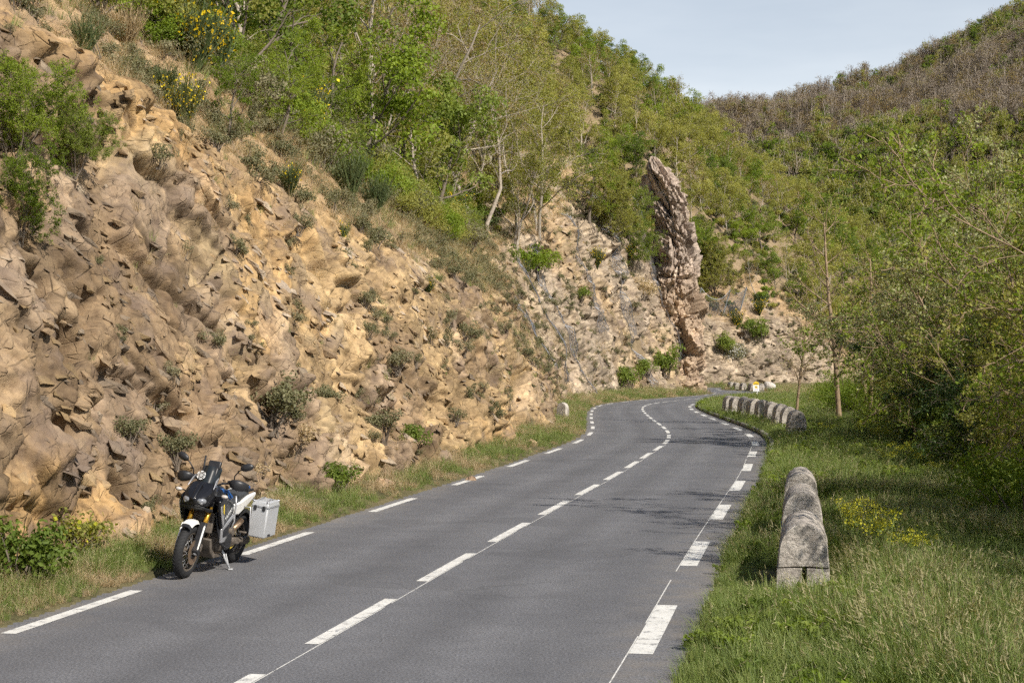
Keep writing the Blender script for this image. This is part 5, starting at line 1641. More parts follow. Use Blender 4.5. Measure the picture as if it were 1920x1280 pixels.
G = 'slender trees at the bend'
bank('poplar', 0, 15.1, 70, 9.8, 'slender sparse tree with warm brown trunk right of the middle stones', G, 9.0)
bank('poplar', 1, 16.3, 69, 8.0, 'forked slender tree second right of the middle stones', G, 9.0)
bank('poplar', 0, 17.0, 73, 7.4, 'thin crooked tree third right of the middle stones', G, 9.0, tilt=(0, 0.1))
bank('poplar', 1, 14.2, 76, 6.0, 'low pale-stemmed tree just behind the slender tree', G, 9.0)
G = 'leafy trees of the river bank'
for (k, v, x, y, H, lf, lb) in (
        ('willow', 0, 20.5, 58, 8.8, 'leaf_green', 'bushy green tree behind the flower meadow, left of the bank trees'),
        ('willow', 1, 16.9, 50, 8.2, 'leaf_pale', 'pale silvery leaved tree in the middle of the bank trees'),
        ('willow', 0, 19.4, 51, 8.6, None, 'yellow-green tree right of the pale silvery tree'),
        ('willow', 1, 15.0, 40, 7.2, None, 'yellow-green tree with bare crossing branches at the right edge'),
        ('willow', 0, 17.0, 43, 8.4, 'leaf_green', 'green tree at the right edge behind the crossing branches'),
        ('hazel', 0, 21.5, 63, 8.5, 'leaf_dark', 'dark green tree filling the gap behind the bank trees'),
        ('willow', 1, 22.5, 70, 8.5, 'leaf_pale', 'pale tree behind the slender trees'),
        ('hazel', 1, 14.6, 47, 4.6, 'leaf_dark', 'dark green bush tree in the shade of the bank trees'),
        ('hazel', 0, 17.2, 54, 5.0, 'leaf_spring', 'full yellow-green bush tree behind the yellow flowers'),
        ('willow', 1, 17.9, 47, 9.0, 'leaf_oak', 'tall bright green tree in the middle of the bank trees'),
        ('hazel', 1, 20.2, 66, 5.5, None, 'dark bushy tree beside the slender trees'),
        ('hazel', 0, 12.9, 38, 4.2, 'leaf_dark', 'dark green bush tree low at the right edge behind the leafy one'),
        ('willow', 0, 20.5, 60, 9.0, 'leaf_pale', 'tall pale green tree behind the bank trees'),
        ('hazel', 0, 11.6, 34.5, 4.0, 'leaf_spring', 'leafy bush tree low at the right edge'),
        ('willow', 0, 26, 80, 8.5, None, 'yellow-green tree farthest back of the bank trees'),
        ('willow', 1, 30, 92, 8.5, 'leaf_spring', 'yellow-green tree beyond the slender trees at the right'),
        ('willow', 0, 27, 104, 7.0, 'leaf_oak', 'green tree beyond the slender trees'),
        ('hazel', 1, 31, 118, 6.5, None, 'dark green tree near the kilometre sign side of the valley'),
        ('willow', 1, 38, 130, 8.0, None, 'yellow-green tree beyond the middle meadow'),
        ('hazel', 0, 42, 155, 6.5, None, 'dark tree right of the far bend'),
        ('willow', 0, 49, 172, 8.0, None, 'yellow-green tree right of the far bend'),
        ('hazel', 1, 52, 196, 6.5, None, 'dark tree in front of the overhanging far rock'),
        ('willow', 1, 60, 205, 8.5, 'leaf_spring', 'yellow-green tree right of the overhanging rock')):
    bank(k, v, x, y, H, lb, G, 7.0, leaf=lf)
G = 'overhanging trees at the right edge'
bank('arch', 0, 11.3, 25.5, 7.4, 'thin tree reaching leafy branches in from the upper right edge', G, 7.5, tilt=(0, -0.06), rz=2.0)
bank('arch', 1, 13.2, 31.0, 8.2, 'taller thin tree with sparse leaves at the upper right edge', G, 7.5, tilt=(0.05, -0.08), rz=0.6)
bank('arch', 0, 15.0, 36.0, 9.0, 'thin branchy tree behind the overhanging ones at the right edge', G, 7.5, tilt=(0, -0.05), rz=4.0, leaf='leaf_oak')

BB = {'dark': [bush_mesh('shrub', 'leaf_green', 560 + i, 2.0, 2.4, 7000, 0.09, stems=40) for i in range(2)], 'green': [bush_mesh('shrub', 'leaf_oak', 570, 2.0, 2.4, 7000, 0.09, stems=40)], 'brown': [bush_mesh('shrub', 'grass_dry', 580, 2.0, 2.0, 3500, 0.08, stems=40)]}
for (x, y, H, v, lb) in ((9.2, 17.0, 9.5, 0, 'slim tree just outside the right edge level with the near stone'), (10.6, 20.5, 11.0, 1, 'slim tree just outside the right edge behind the near stone'), (11.6, 24.5, 11.0, 0, 'slim tree just outside the right edge beside the yellow flowers'), (13.2, 28.5, 10.5, 1, 'slim tree at the right edge behind the yellow flowers')):
    bank('poplar', v, x, y, H, lb, G, 9.0)
for (x, y, H, v, lb) in ((9.3, 15.2, 8.5, 1, 'leafy tree just outside the right edge, nearest to the camera'), (10.4, 19.6, 9.5, 0, 'leafy tree just outside the right edge, beside the near guard stones'), (11.4, 23.0, 7.6, 1, 'tall tree at the right edge reaching over the near meadow')):
    bank('arch', v, x, y, H, lb, G, 7.5, rz=x, leaf='leaf_oak' if v else None)
# low dark shrubs where the verge drops to the river
G = 'shrubs along the drop to the river'
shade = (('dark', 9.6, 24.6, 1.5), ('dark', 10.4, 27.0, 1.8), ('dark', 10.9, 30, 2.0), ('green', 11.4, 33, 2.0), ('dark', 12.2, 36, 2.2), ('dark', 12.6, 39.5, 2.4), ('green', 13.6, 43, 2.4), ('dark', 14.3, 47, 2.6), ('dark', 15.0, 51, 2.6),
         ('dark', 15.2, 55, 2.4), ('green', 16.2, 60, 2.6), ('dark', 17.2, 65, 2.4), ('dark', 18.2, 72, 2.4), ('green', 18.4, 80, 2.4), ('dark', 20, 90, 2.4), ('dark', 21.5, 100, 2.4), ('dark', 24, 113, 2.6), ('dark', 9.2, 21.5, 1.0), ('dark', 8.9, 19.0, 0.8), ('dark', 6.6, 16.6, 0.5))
wd = ('first', 'second', 'third', 'fourth', 'fifth', 'sixth', 'seventh', 'eighth', 'ninth', 'tenth', 'eleventh', 'twelfth', 'thirteenth', 'fourteenth', 'fifteenth', 'sixteenth', 'seventeenth', 'eighteenth', 'nineteenth', 'twentieth')
by = sorted(range(len(shade)), key=lambda i: shade[i][2])
for r_, i in enumerate(by):
    k, x, y, H = shade[i]
    z = float(ground_z(np.array([x]), np.array([y]))[0]) - 0.1
    ms = BB[k]
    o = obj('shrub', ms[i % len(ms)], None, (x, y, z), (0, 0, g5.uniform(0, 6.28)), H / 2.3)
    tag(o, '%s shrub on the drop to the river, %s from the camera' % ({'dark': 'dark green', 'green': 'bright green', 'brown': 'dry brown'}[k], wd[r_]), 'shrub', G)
# bright ground cover that fills the river bank
n = 2600
cx, cyy = g5.uniform(6, 60, n), g5.uniform(16, 200, n)
S_, D_ = ROAD.query(cx, cyy); w_ = np.interp(cyy, [0, 20, 35, 50, 62, 75, 100, 130, 160], [4.2, 4.4, 4.7, 5.2, 5.6, 6.5, 8, 10, 12])
ok = (-D_ - 3.62 > w_ + 0.3) & (-D_ < 45); cx, cyy = cx[ok], cyy[ok]
Pb = np.column_stack([cx, cyy, ground_z(cx, cyy)])
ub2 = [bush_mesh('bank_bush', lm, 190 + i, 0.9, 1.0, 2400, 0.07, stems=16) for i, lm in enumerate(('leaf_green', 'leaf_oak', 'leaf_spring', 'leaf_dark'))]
scatter('bank_brush', Pb, g5.random(len(Pb)) * 6.28, g5.uniform(0.7, 1.6, len(Pb)), g5.integers(0, 4, len(Pb)), ub2, 'tangled low brush covering the river bank below the verge', 'brush')

# ================================================================== guard stones along the outer edge of the road
def stone_mesh(name, seed, prof_pts, length, amp=0.012, nl=14, sub=3):
    """dressed block: cross-section (across, up) swept along x with chipped edges"""
    pts = []
    n = len(prof_pts)
    for i in range(n):
        a, b = np.array(prof_pts[i]), np.array(prof_pts[(i + 1) % n])
        for k_ in range(sub): pts.append(a + (b - a) * k_ / sub)
    pts = np.array(pts); c = pts.mean(0)
    xs = np.linspace(-length / 2, length / 2, nl); xs = np.concatenate([[xs[0]], xs, [xs[-1]]])
    V = []
    for q, x in enumerate(xs):
        f = 0.965 if q in (0, len(xs) - 1) else 1.0
        ring = c + (pts - c) * f
        ox = 0.018 if q == 1 else (-0.018 if q == len(xs) - 2 else 0)
        V.append(np.column_stack([np.full(len(ring), x + ox), ring]))
    V = np.array(V); m = len(pts)
    nz = fbm(V[..., 0] * 3 + V[..., 1] * 2 + seed, V[..., 2] * 3.5 + V[..., 1] * 2.7, seed, 4) - 0.5
    nz2 = fbm(V[..., 0] * 11 + V[..., 1] * 7 + seed, V[..., 2] * 13 - V[..., 1] * 9, seed + 9, 3) - 0.5
    d = V - np.array([0, c[0], c[1]]); d[..., 0] *= 0.3; d /= np.linalg.norm(d, axis=-1, keepdims=True) + 1e-9
    V = V + d * (nz * amp * 4 + nz2 * amp * 1.6)[..., None]
    F = [tuple(range(m - 1, -1, -1)), tuple(range((len(xs) - 1) * m, len(xs) * m))]
    F += [(i * m + j, i * m + (j + 1) % m, (i + 1) * m + (j + 1) % m, (i + 1) * m + j) for i in range(len(xs) - 1) for j in range(m)]
    me = new_mesh(name, V.reshape(-1, 3), F, MAT['granite'], smooth=True)
    me.set_sharp_from_angle(angle=math.radians(40))
    return me


arch = [(-0.30, 0.28), (0.30, 0.28), (0.292, 0.42), (0.278, 0.55), (0.25, 0.66), (0.20, 0.75), (0.11, 0.825), (0.0, 0.855), (-0.11, 0.825), (-0.20, 0.75), (-0.25, 0.66), (-0.278, 0.55), (-0.292, 0.42)]
arch = [(u_, 0.28 + (z_ - 0.28) * 0.90) for u_, z_ in arch]
capm = [stone_mesh('cap_stone', 21 + i, arch, 1.95) for i in range(3)]
bl = [stone_mesh('base_stone', 31 + i, [(-0.315, -0.25), (-0.03 - .015 * i, -0.25), (-0.035 - .01 * i, 0.27), (-0.305, 0.272)], 1.93, 0.014) for i in range(2)]
br = [stone_mesh('base_stone', 41 + i, [(0.02, -0.25), (0.335, -0.25), (0.315, 0.272), (0.0 + .02 * i, 0.268)], 1.93, 0.014) for i in range(2)]


def guard(i, x, y, head, label, group, lift=0.02, sc=1.0):
    z = float(ground_z(np.array([x]), np.array([y]))[0]) + lift
    e = empty('guard_stone', (x, y, z), (random.gauss(0, .012), random.gauss(0, .012), head), sc)
    obj('cap_stone', capm[i % 3], e); obj('base_stone', bl[i % 2], e); obj('base_stone', br[(i + 1) % 2], e)
    return tag(e, label, 'guard stone', group)


def road_head(x, y):
    S_, _ = ROAD.query(np.array([x]), np.array([y])); j = int(np.clip(S_[0] / 0.5, 0, len(ROAD.T) - 1)); return math.atan2(ROAD.T[j, 1], ROAD.T[j, 0])


dirv = np.array([0.187, 1.0]); dirv /= np.linalg.norm(dirv)
p0 = np.array([3.66, 19.15])
for i, nm in enumerate(('nearest and largest arched granite guard stone standing in the grass', 'arched granite guard stone directly behind the nearest one', 'third arched granite guard stone, farthest of the near row')):
    q = p0 + dirv * 4.62 * i
    guard(i, q[0], q[1], math.atan2(dirv[1], dirv[0]), nm, 'guard stones of the near row')
mid = [(11.15, 59.7), (11.75, 64.6), (12.2, 69.0), (12.5, 73.0), (12.7, 77.0), (12.8, 80.3), (12.85, 83.7), (12.9, 87.5), (12.95, 90.5)]
mid = [(x * 0.957, y * 0.957) for x, y in mid]
nth = ('nearest', 'second', 'third', 'fourth', 'fifth', 'sixth', 'seventh', 'eighth', 'ninth and farthest')
for i, (x, y) in enumerate(mid):
    a, b = mid[max(i - 1, 0)], mid[min(i + 1, 8)]
    guard(i + 1, x, y, math.atan2(b[1] - a[1], b[0] - a[0]), '%s arched guard stone of the curved row on the bend' % nth[i], 'guard stones of the curved row on the bend', sc=(0.86, 1.1, 1.26))
far = [(28.6, 175), (28.2, 179), (27.8, 183), (27.6, 187), (27.5, 191)]
for i, (x, y) in enumerate(far):
    guard(i, x, y, 1.6, '%s guard stone of the distant row behind the kilometre sign' % ('nearest', 'second', 'third', 'fourth', 'farthest')[i], 'guard stones of the distant row')

# ================================================================== kerb on the outside of the bend
kerb = empty('kerb', (10, 80, 0)); tag(kerb, 'low dark concrete kerb along the right edge of the road on the bend', 'kerb')
kerb.location = (0, 0, 0)
s0, s1 = [float(ROAD.query(np.array([gp(*p)[0]]), np.array([gp(*p)[1]]))[0][0]) for p in ((1418, 850), (1301, 758))]
n = int((s1 - s0) / 1.02)
for k in range(n):
    a = s0 + k * 1.02; mb = MB()
    Pk, Nk = ROAD.at(np.array([a, a + 0.5, a + 0.99])); hz = 0.15 + 0.012 * random.random(); o_ = 3.70 + 0.01 * random.random()
    ri = []
    for q in range(3):
        i0, i1 = Pk[q] - Nk[q] * o_, Pk[q] - Nk[q] * (o_ + 0.16)
        m0 = Pk[q] - Nk[q] * (o_ + 0.025)
        ri.append([(i0[0], i0[1], -0.1), (i0[0], i0[1], hz - 0.03), (m0[0], m0[1], hz), (i1[0], i1[1], hz), (i1[0], i1[1], -0.1)])
    mb.loft(ri); mb.build('kerb_stone', MAT['kerb_concrete'], kerb)

# ================================================================== kilometre sign, old milestone, boulder
q = np.array([20.05, 125.0]); z0 = float(ground_z(q[:1], q[1:2])[0])
e = empty('kilometre_sign', (q[0], q[1], z0), (0, 0, 0.05))
tag(e, 'white kilometre plate with yellow rounded top on a white post', 'road sign')
MB().box((0.09, 0, 0.33), (0.09, 0.07, 0.95)).build('post', MAT['white_enamel'], e, bevel=0.006)
w, z_, h2 = 0.26, 0.62, 1.14
MB().prism([(-w, z_), (w, z_), (w, h2), (-w, h2)], lambda a, b, t: (a, t, b), -0.04, -0.085).build('plate', MAT['white_enamel'], e, bevel=0.008)
dome = [(-w, h2 + 0.003), (w, h2 + 0.003)] + [(w * 0.97 * math.cos(a), h2 + 0.02 + 0.27 * math.sin(a)) for a in np.linspace(0.05, math.pi - 0.05, 16)]
dm = MB().prism(dome, lambda a, b, t: (a, t, b), -0.04, -0.088).build('yellow_cap', MAT['yellow_enamel'], e)
for k, xx in enumerate((-0.14, -0.045, 0.045, 0.14)):
    MB().box((xx, -0.091, h2 + 0.09), (0.05 + 0.015 * (k % 2), 0.004, 0.09)).build('marking', MAT['ink'], dm)
pn = MB().box((0, -0.0885, 0.97), (0.22, 0.005, 0.19)).build('yellow_panel', MAT['yellow_enamel'], e)
for xx in (-0.05, 0.05):
    MB().box((xx, -0.093, 0.98), (0.05, 0.003, 0.10)).build('marking', MAT['ink'], pn)
for xx in (-0.085, 0.075):
    MB().box((xx, -0.0885, 0.76), (0.06, 0.004, 0.11)).build('marking', MAT['ink_violet'], e)

q = gp(1054, 788, 0.15); q[2] = float(ground_z(q[:1], q[1:2])[0])
outline = [(-0.27, -0.2), (0.27, -0.2), (0.28, 0.45), (0.245, 0.66), (0.16, 0.80), (0.0, 0.86), (-0.16, 0.80), (-0.245, 0.66), (-0.28, 0.45)]
ms = stone_mesh('milestone', 77, outline, 0.34, 0.012, 6)
o = obj('milestone', ms, None, tuple(q), (0.05, 0.03, 1.0)); tag(o, 'old round-topped stone marker leaning on the grass left of the road', 'milestone')

mb = MB(); mb.ell((0, 0, 0.35), (0.75, 0.6, 0.6), 18, 12)
V = np.array([tuple(v) for v in mb.V]); nn = fbm(V[:, 0] * 2 + V[:, 1], V[:, 2] * 2 - V[:, 1], 88, 3) - 0.5; V *= (1 + 0.6 * nn)[:, None]
o = obj('boulder', new_mesh('boulder', V, mb.F, MAT['pale_stone']), None, (30.2, 178.5, float(ground_z(np.array([30.2]), np.array([178.5]))[0]))); tag(o, 'pale rounded boulder beside the distant guard stones', 'boulder')

# fallen stones at the foot of the cut
gr = np.random.default_rng(31)
for i, (px, py, sz, lb) in enumerate(((885, 905, 0.16, 'brown fallen stone at the road edge in the middle of the left verge'), (1000, 835, 0.2, 'fallen stone on the verge near the end of the near rock face'),                                       (720, 915, 0.25, 'fallen stone at the rock foot before the green clumps'))):
    p = hit(px, py); mb = MB(); mb.ell((0, 0, 0), (sz, sz * 0.7, sz * 0.6), 9, 6)
    V = np.array([tuple(v) for v in mb.V]); V += gr.normal(0, sz * 0.12, V.shape)
    col = np.repeat(np.array([[0.42, 0.31, 0.21]]), len(V), 0)
    o = obj('fallen_stone', new_mesh('fallen_stone', V, mb.F, MAT['rock'], col=col), None, (p[0], p[1], p[2] + sz * 0.25), tuple(gr.uniform(0, 1, 3))); tag(o, lb, 'stone', 'fallen stones on the left verge')

# ================================================================== rockfall nets and fence
def cliff_pt(s, v):
    """smoothed point of the rock face at station s, profile length v, held a little proud"""
    Pq, Nq = LC.at(np.array([s])); hr_, run_, a_ = [float(t_[0]) for t_ in prof(np.array([s]))]
    f_ = math.hypot(hr_, run_)
    i = int(np.argmin(np.abs(s_cols - s))); j = np.argmin(np.abs(CVV[i] - v))
    blk = CV[max(0, i - 3):i + 4, max(0, j - 4):j + 5].reshape(-1, 3)
    out = np.array([-Nq[0, 0], -Nq[0, 1], 0.25])
    return blk.mean(0) + out * 0.32


def ribbon(mb, pts, r):
    mb.tube(pts, r, 3, cap=False)


nets = ((sY(97), 1.3, 0.3, 0.95, 'grey wire net strip hanging at the left end of the netted cliff'), (sY(104), 0.9, 0.2, 0.9, 'narrow wire net strip second from the left on the cliff'),
        (sY(116), 1.2, 0.1, 1.0, 'wire net strip third from the left on the cliff'), (sY(128), 1.3, 0.0, 1.0, 'wire net strip in the middle of the netted cliff'),
        (sY(141), 1.6, 0.35, 1.05, 'wire net strip right of the middle of the cliff'), (sY(152), 1.8, 0.0, 1.1, 'wide wire net strip below the rock pinnacle'), (sY(164), 2.6, 0.0, 1.1, 'wire net strip on the nose of the cliff'))
for (sn, wd_, f0, f1, lb) in nets:
    hr_, run_, _ = [float(t_[0]) for t_ in prof(np.array([sn]))]; L_ = math.hypot(hr_, run_)
    mb = MB(); cols = np.arange(sn - wd_ / 2, sn + wd_ / 2 + .01, 0.30); rows_ = np.arange(L_ * f0 + 0.3, L_ * f1, 0.5)
    G_ = [[cliff_pt(c_, r_) + rng.normal(0, .03, 3) for r_ in rows_] for c_ in cols]
    for i in range(len(cols)):
        for j in range(len(rows_) - 1):
            for di in (-1, 1):
                if 0 <= i + di < len(cols): ribbon(mb, [G_[i][j], G_[i + di][j + 1]], 0.016)
    e = empty('wire_net', tuple(G_[0][0])); e.location = (0, 0, 0); tag(e, lb, 'wire net', 'wire nets draped over the cliff')
    mb.build('mesh', MAT['wire'], e)
    for i in (0, len(cols) - 1):
        m2 = MB(); ribbon(m2, G_[i], 0.03); m2.build('cable', MAT['wire'], e)

e = empty('rockfall_fence', (0, 0, 0)); tag(e, 'steel rockfall fence with three leaning posts and a sagging net', 'fence')
posts = []
for (bx, by_, tx_, ty_) in ((1305, 588, 1314, 539), (1353, 590, 1369, 542), (1385, 582, 1399.5, 538)):
    b = hit(bx, by_ + 4); dep = b[1]
    top = np.array([(tx_ - 960) / F_PX * dep, dep - 0.6, CAM_H + (690 - ty_) / F_PX * dep])
    posts.append((b - np.array([0, 0, 0.4]), top)); mb = MB(); mb.tube([posts[-1][0], top], [0.11, 0.09], 8); mb.build('post', MAT['galvanised'], e)
for k in (0, 1):
    (b0, t0_), (b1, t1_) = posts[k], posts[k + 1]
    mb = MB(); nx_, nz2 = 16, 10
    Gf = [[None] * (nz2 + 1) for _ in range(nx_ + 1)]
    for i in range(nx_ + 1):
        for j in range(nz2 + 1):
            u, v = i / nx_, j / nz2
            p = (b0 * (1 - u) + b1 * u) * (1 - v) + (t0_ * (1 - u) + t1_ * u) * v
            p = p + np.array([0, -0.5, -1.3 * v - (0.9 if k == 0 else 0) * v]) * 4 * u * (1 - u) * (0.6 if k else 0.75)
            Gf[i][j] = p
    for i in range(nx_):
        for j in range(nz2):
            ribbon(mb, [Gf[i][j], Gf[i + 1][j + 1]], 0.018); ribbon(mb, [Gf[i + 1][j], Gf[i][j + 1]], 0.018)
    mb.build('net', MAT['wire'], e)
    m2 = MB(); ribbon(m2, [Gf[i][nz2] for i in range(nx_ + 1)], 0.03); m2.build('cable', MAT['wire'], e)

# ================================================================== motorcycle
SC_B = 1.06
front_c, rear_c = gp(338, 1085), gp(437, 1052)
mid_c = (front_c + rear_c) / 2
yaw = math.atan2(front_c[1] - rear_c[1], front_c[0] - rear_c[0])
bike = empty('motorcycle', (mid_c[0], mid_c[1], 0.006), (math.radians(-9), 0, yaw), SC_B)
tag(bike, 'black and white adventure motorcycle with gold forks parked at the left road edge', 'motorcycle')
K = {k: MAT[k] for k in MAT}


def wheel(name, cx, cz, R, w, rim, nsp):
    e = obj(name, None, bike, (cx, 0, cz))
    tp_ = [(rim, -w * .36), (rim + .02, -w * .46), (R - .045, -w * .5), (R - .018, -w * .40), (R - .004, -w * .2), (R, 0), (R - .004, w * .2), (R - .018, w * .40), (R - .045, w * .5), (rim + .02, w * .46), (rim, w * .36)]
    tyre = MB().lathe(tp_, 40, close=True).build('tyre', K['tyre_rubber'], e, autosmooth=45)
    tr = MB()
    for k in range(44):
        a = 2 * math.pi * k / 44
        for sg in (-1, 1):
            p = [Vector(((R + .001 - abs(yy) * .28) * math.cos(a + sg * yy * 3.0), yy, (R + .001 - abs(yy) * .28) * math.sin(a + sg * yy * 3.0))) for yy in (sg * w * .08, sg * w * .24, sg * w * .38)]
            tr.tube(p, 0.0045, 4)
    tr.build('tread', K['tyre_rubber'], e)
    MB().lathe([(rim + .004, -w * .40), (rim + .004, w * .40), (rim - .016, w * .34), (rim - .02, 0), (rim - .016, -w * .34)], 40, close=True).build('rim', K['dirty_metal'], e, autosmooth=45)
    MB().lathe([(.018, -.075), (.05, -.07), (.045, -.04), (.03, 0), (.045, .04), (.05, .07), (.018, .075)], 16).build('hub', K['dirty_metal'], e, autosmooth=45)
    sp = MB()
    for k in range(nsp):
        a = 2 * math.pi * k / nsp; sg = 1 if k % 2 else -1
        b = a + (0.5 if (k // 2) % 2 else -0.5)
        sp.tube([(0.05 * math.cos(b), sg * .055, 0.05 * math.sin(b)), ((rim - .012) * math.cos(a), sg * .012, (rim - .012) * math.sin(a))], 0.0032, 5)
    sp.build('spokes', K['silver_paint'], e)
    for sg in ((-1, 1) if cx > 0 else (-1,)):
        MB().lathe([(.085, sg * .078), (.15, sg * .078), (.15, sg * .083), (.085, sg * .083)], 28, close=True).build('brake_disc', K['steel_brown'], e, autosmooth=30)
    return e


wheel('front_wheel', .77, .325, .325, .115, .232, 32)
wheel('rear_wheel', -.77, .325, .325, .15, .205, 32)

ax = Vector((.77, 0, .325)); rk = Vector((-math.sin(math.radians(27)), 0, math.cos(math.radians(27))))


def fk(t, y, f=0.0):
    return ax + rk * t + Vector((f * math.cos(math.radians(27)), y, f * math.sin(math.radians(27))))


for y in (-.105, .105):
    MB().tube([fk(-.03, y), fk(.34, y)], [.032, .030], 12).build('fork_slider', K['silver_paint'], bike, smooth=True)
    MB().tube([fk(.33, y), fk(.62, y)], .030, 14).build('fork_tube', K['gold_anodised'], bike, smooth=True)
    MB().tube([fk(.62, y), fk(.80, y)], .028, 12).build('fork_top', K['black_plastic'], bike, smooth=True)
    s = 1 if y > 0 else -1
    gl = [(-.04, -.02), (.0, .055), (.14, .06), (.30, .075), (.385, .055), (.385, .02), (.1, .0)]
    MB().prism(gl, lambda a, b, t: tuple(fk(a, t, b)), y - .045, y + .045).build('fork_guard', K['black_plastic'], bike, bevel=.012)
    st = [(.02, .062), (.30, .083), (.33, .075), (.05, .054)]
    MB().prism(st, lambda a, b, t: tuple(fk(a, t, b)), y + s * .028, y + s * .050).build('fork_guard_stripe', K['white_plastic'], bike, bevel=.004)
    MB().box(tuple(fk(.10, y * .95, -.09)), (.07, .05, .10), Euler((0, -.4, 0))).build('brake_caliper', K['dirty_metal'], bike, bevel=.01)
    MB().tube([(.77, y - .03, .325), (.77, y + .03, .325)], .03, 10).build('axle_clamp', K['dirty_metal'], bike)
for t in (.62, .77):
    MB().box(tuple(fk(t, 0)), (.07, .27, .045), Euler((0, math.radians(-27), 0))).build('fork_clamp', K['black_plastic'], bike, bevel=.01)
# front mudguard
rings = []
for a in np.linspace(math.radians(58), math.radians(150), 13):
    r_ = .352 + .02 * math.sin((a - .35) * 1.4); w = .075 if a < 2.1 else .06
    c = Vector((.77 + r_ * math.cos(a), 0, .325 + r_ * math.sin(a))); n_ = Vector((math.cos(a), 0, math.sin(a)))
    rings.append([c + Vector((0, yy, 0)) + n_ * (.02 * (1 - (yy / w) ** 2)) - n_ * dn for yy, dn in ((-w, .03), (-w * .6, 0), (0, 0), (w * .6, 0), (w, .03), (w * .95, .036), (w * .6, .008), (0, .008), (-w * .6, .008), (-w * .95, .036))])
MB().loft(rings).build('front_mudguard', K['black_plastic'], bike, autosmooth=40)
MB().loft([[p + (p - Vector((.77, p.y, .325))).normalized() * .004 for p in rg] for rg in rings[1:7]]).build('mudguard_tip', K['white_plastic'], bike, autosmooth=40)


def rings_x(secs, n=20, e=2.6):
    """body lofted along x: (x, half-width, z-low, z-high, z-bias)"""
    out = []
    for (x, w, zl, zh) in secs:
        rg = []
        for k in range(n):
            a = 2 * math.pi * k / n; c, s = math.cos(a), math.sin(a)
            rg.append(Vector((x, w * math.copysign(abs(c) ** (2 / e), c), (zl + zh) / 2 + (zh - zl) / 2 * math.copysign(abs(s) ** (2 / e), s))))
        out.append(rg)
    return out


MB().loft(rings_x([(.835, .03, .935, .975), (.815, .10, .90, 1.005), (.77, .155, .87, 1.045), (.68, .18, .87, 1.10), (.57, .185, .885, 1.165), (.46, .16, .91, 1.165)], n=12, e=3.4)).build('front_cowl', K['black_paint'], bike, autosmooth=22)
for s in (-1, 1):
    MB().ell((.772, s * .086, .965), (.06, .07, .045), 16, 10, Euler((0, .5, s * .55))).build('headlight', K['lamp_lens'], bike, smooth=True)
    MB().ell((.775, s * .086, .953), (.062, .028, .028), 14, 10, Euler((0, .5, s * .55))).build('headlight_projector', K['silver_paint'], bike, smooth=True)
    # pale panel standing in for a reflection beside the screen
    MB().prism([(.66, 1.10), (.52, 1.17), (.49, 1.23), (.56, 1.20)], lambda a, b, t: (a, s * (.165 + t + (b - 1.08) * -.15), b), 0, .014).build('screen_reflection', K['silver_paint'], bike, bevel=.004)
MB().prism([(.80, .895), (.62, .855), (.50, .84), (.50, .80), (.66, .81), (.78, .86)], lambda a, b, t: (a, t, b), -.15, .15).build('cowl_chin', K['black_plastic'], bike, bevel=.02)
MB().prism([(.845, .95), (.86, .985), (.70, 1.135), (.62, 1.17), (.66, 1.10)], lambda a, b, t: (a, t, b), -.028, .028).build('cowl_ridge', K['black_paint'], bike, bevel=.012)

# windscreen, instruments and the round sticker
rings = []
for k in range(9):
    t = k / 8; x0, z0_, w = .585 - .15 * t, 1.14 + .215 * t, .138 - .012 * t - (.025 if k == 8 else 0)
    f_ = [Vector((x0 - .10 * (q / 6) ** 2, w * q / 6, z0_ - .012 * (q / 6) ** 2)) for q in range(-6, 7)]
    b_ = [p + Vector((-.008, 0, -.003)) for p in reversed(f_)]
    rings.append(f_ + b_)
scr = MB().loft(rings).build('windscreen', K['smoked_screen'], bike, autosmooth=50)
nrm = Vector((.285, 0, .13)).normalized(); u2 = Vector((-.13, 0, .285)).normalized(); cs = Vector((.548, -.055, 1.235)) + nrm * .004


def disc(o_, r0, r1, a0=0, a1=6.2832, n=28):
    mb = MB(); P_ = [[cs + nrm * d_ + (Vector((0, 1, 0)) * math.cos(a) + u2 * math.sin(a)) * r for r, d_ in ((r0, 0), (r1, 0), (r1, .003), (r0, .003))] for a in np.linspace(a0, a1, n)]
    return mb.loft(P_)


for a0 in (0.15, 1.2, 2.3, 3.4, 4.5, 5.5):
    disc(None, .046, .056, a0, a0 + .75, 8).build('sticker_ring', K['decal_white'], scr)
disc(None, .034, .038).build('sticker_ring', K['decal_white'], scr)
for dz in (-.015, 0, .015):
    mb = MB(); mb.box(tuple(cs + u2 * dz + nrm * .002), (.004, .046 - abs(dz), .007), Euler((0, -.5, 0))); mb.build('sticker_bar', K['decal_white'], scr)
MB().box((.40, 0, 1.26), (.10, .20, .14), Euler((0, -.4, 0))).build('instrument_panel', K['black_plastic'], bike, bevel=.015)
MB().box((.37, .03, 1.365), (.05, .16, .10), Euler((0, -.35, 0))).build('navigation_unit', K['black_plastic'], bike, bevel=.012)
MB().tube([(.40, -.10, 1.30), (.36, -.11, 1.46)], .012, 8).build('accessory_bar', K['black_plastic'], bike)

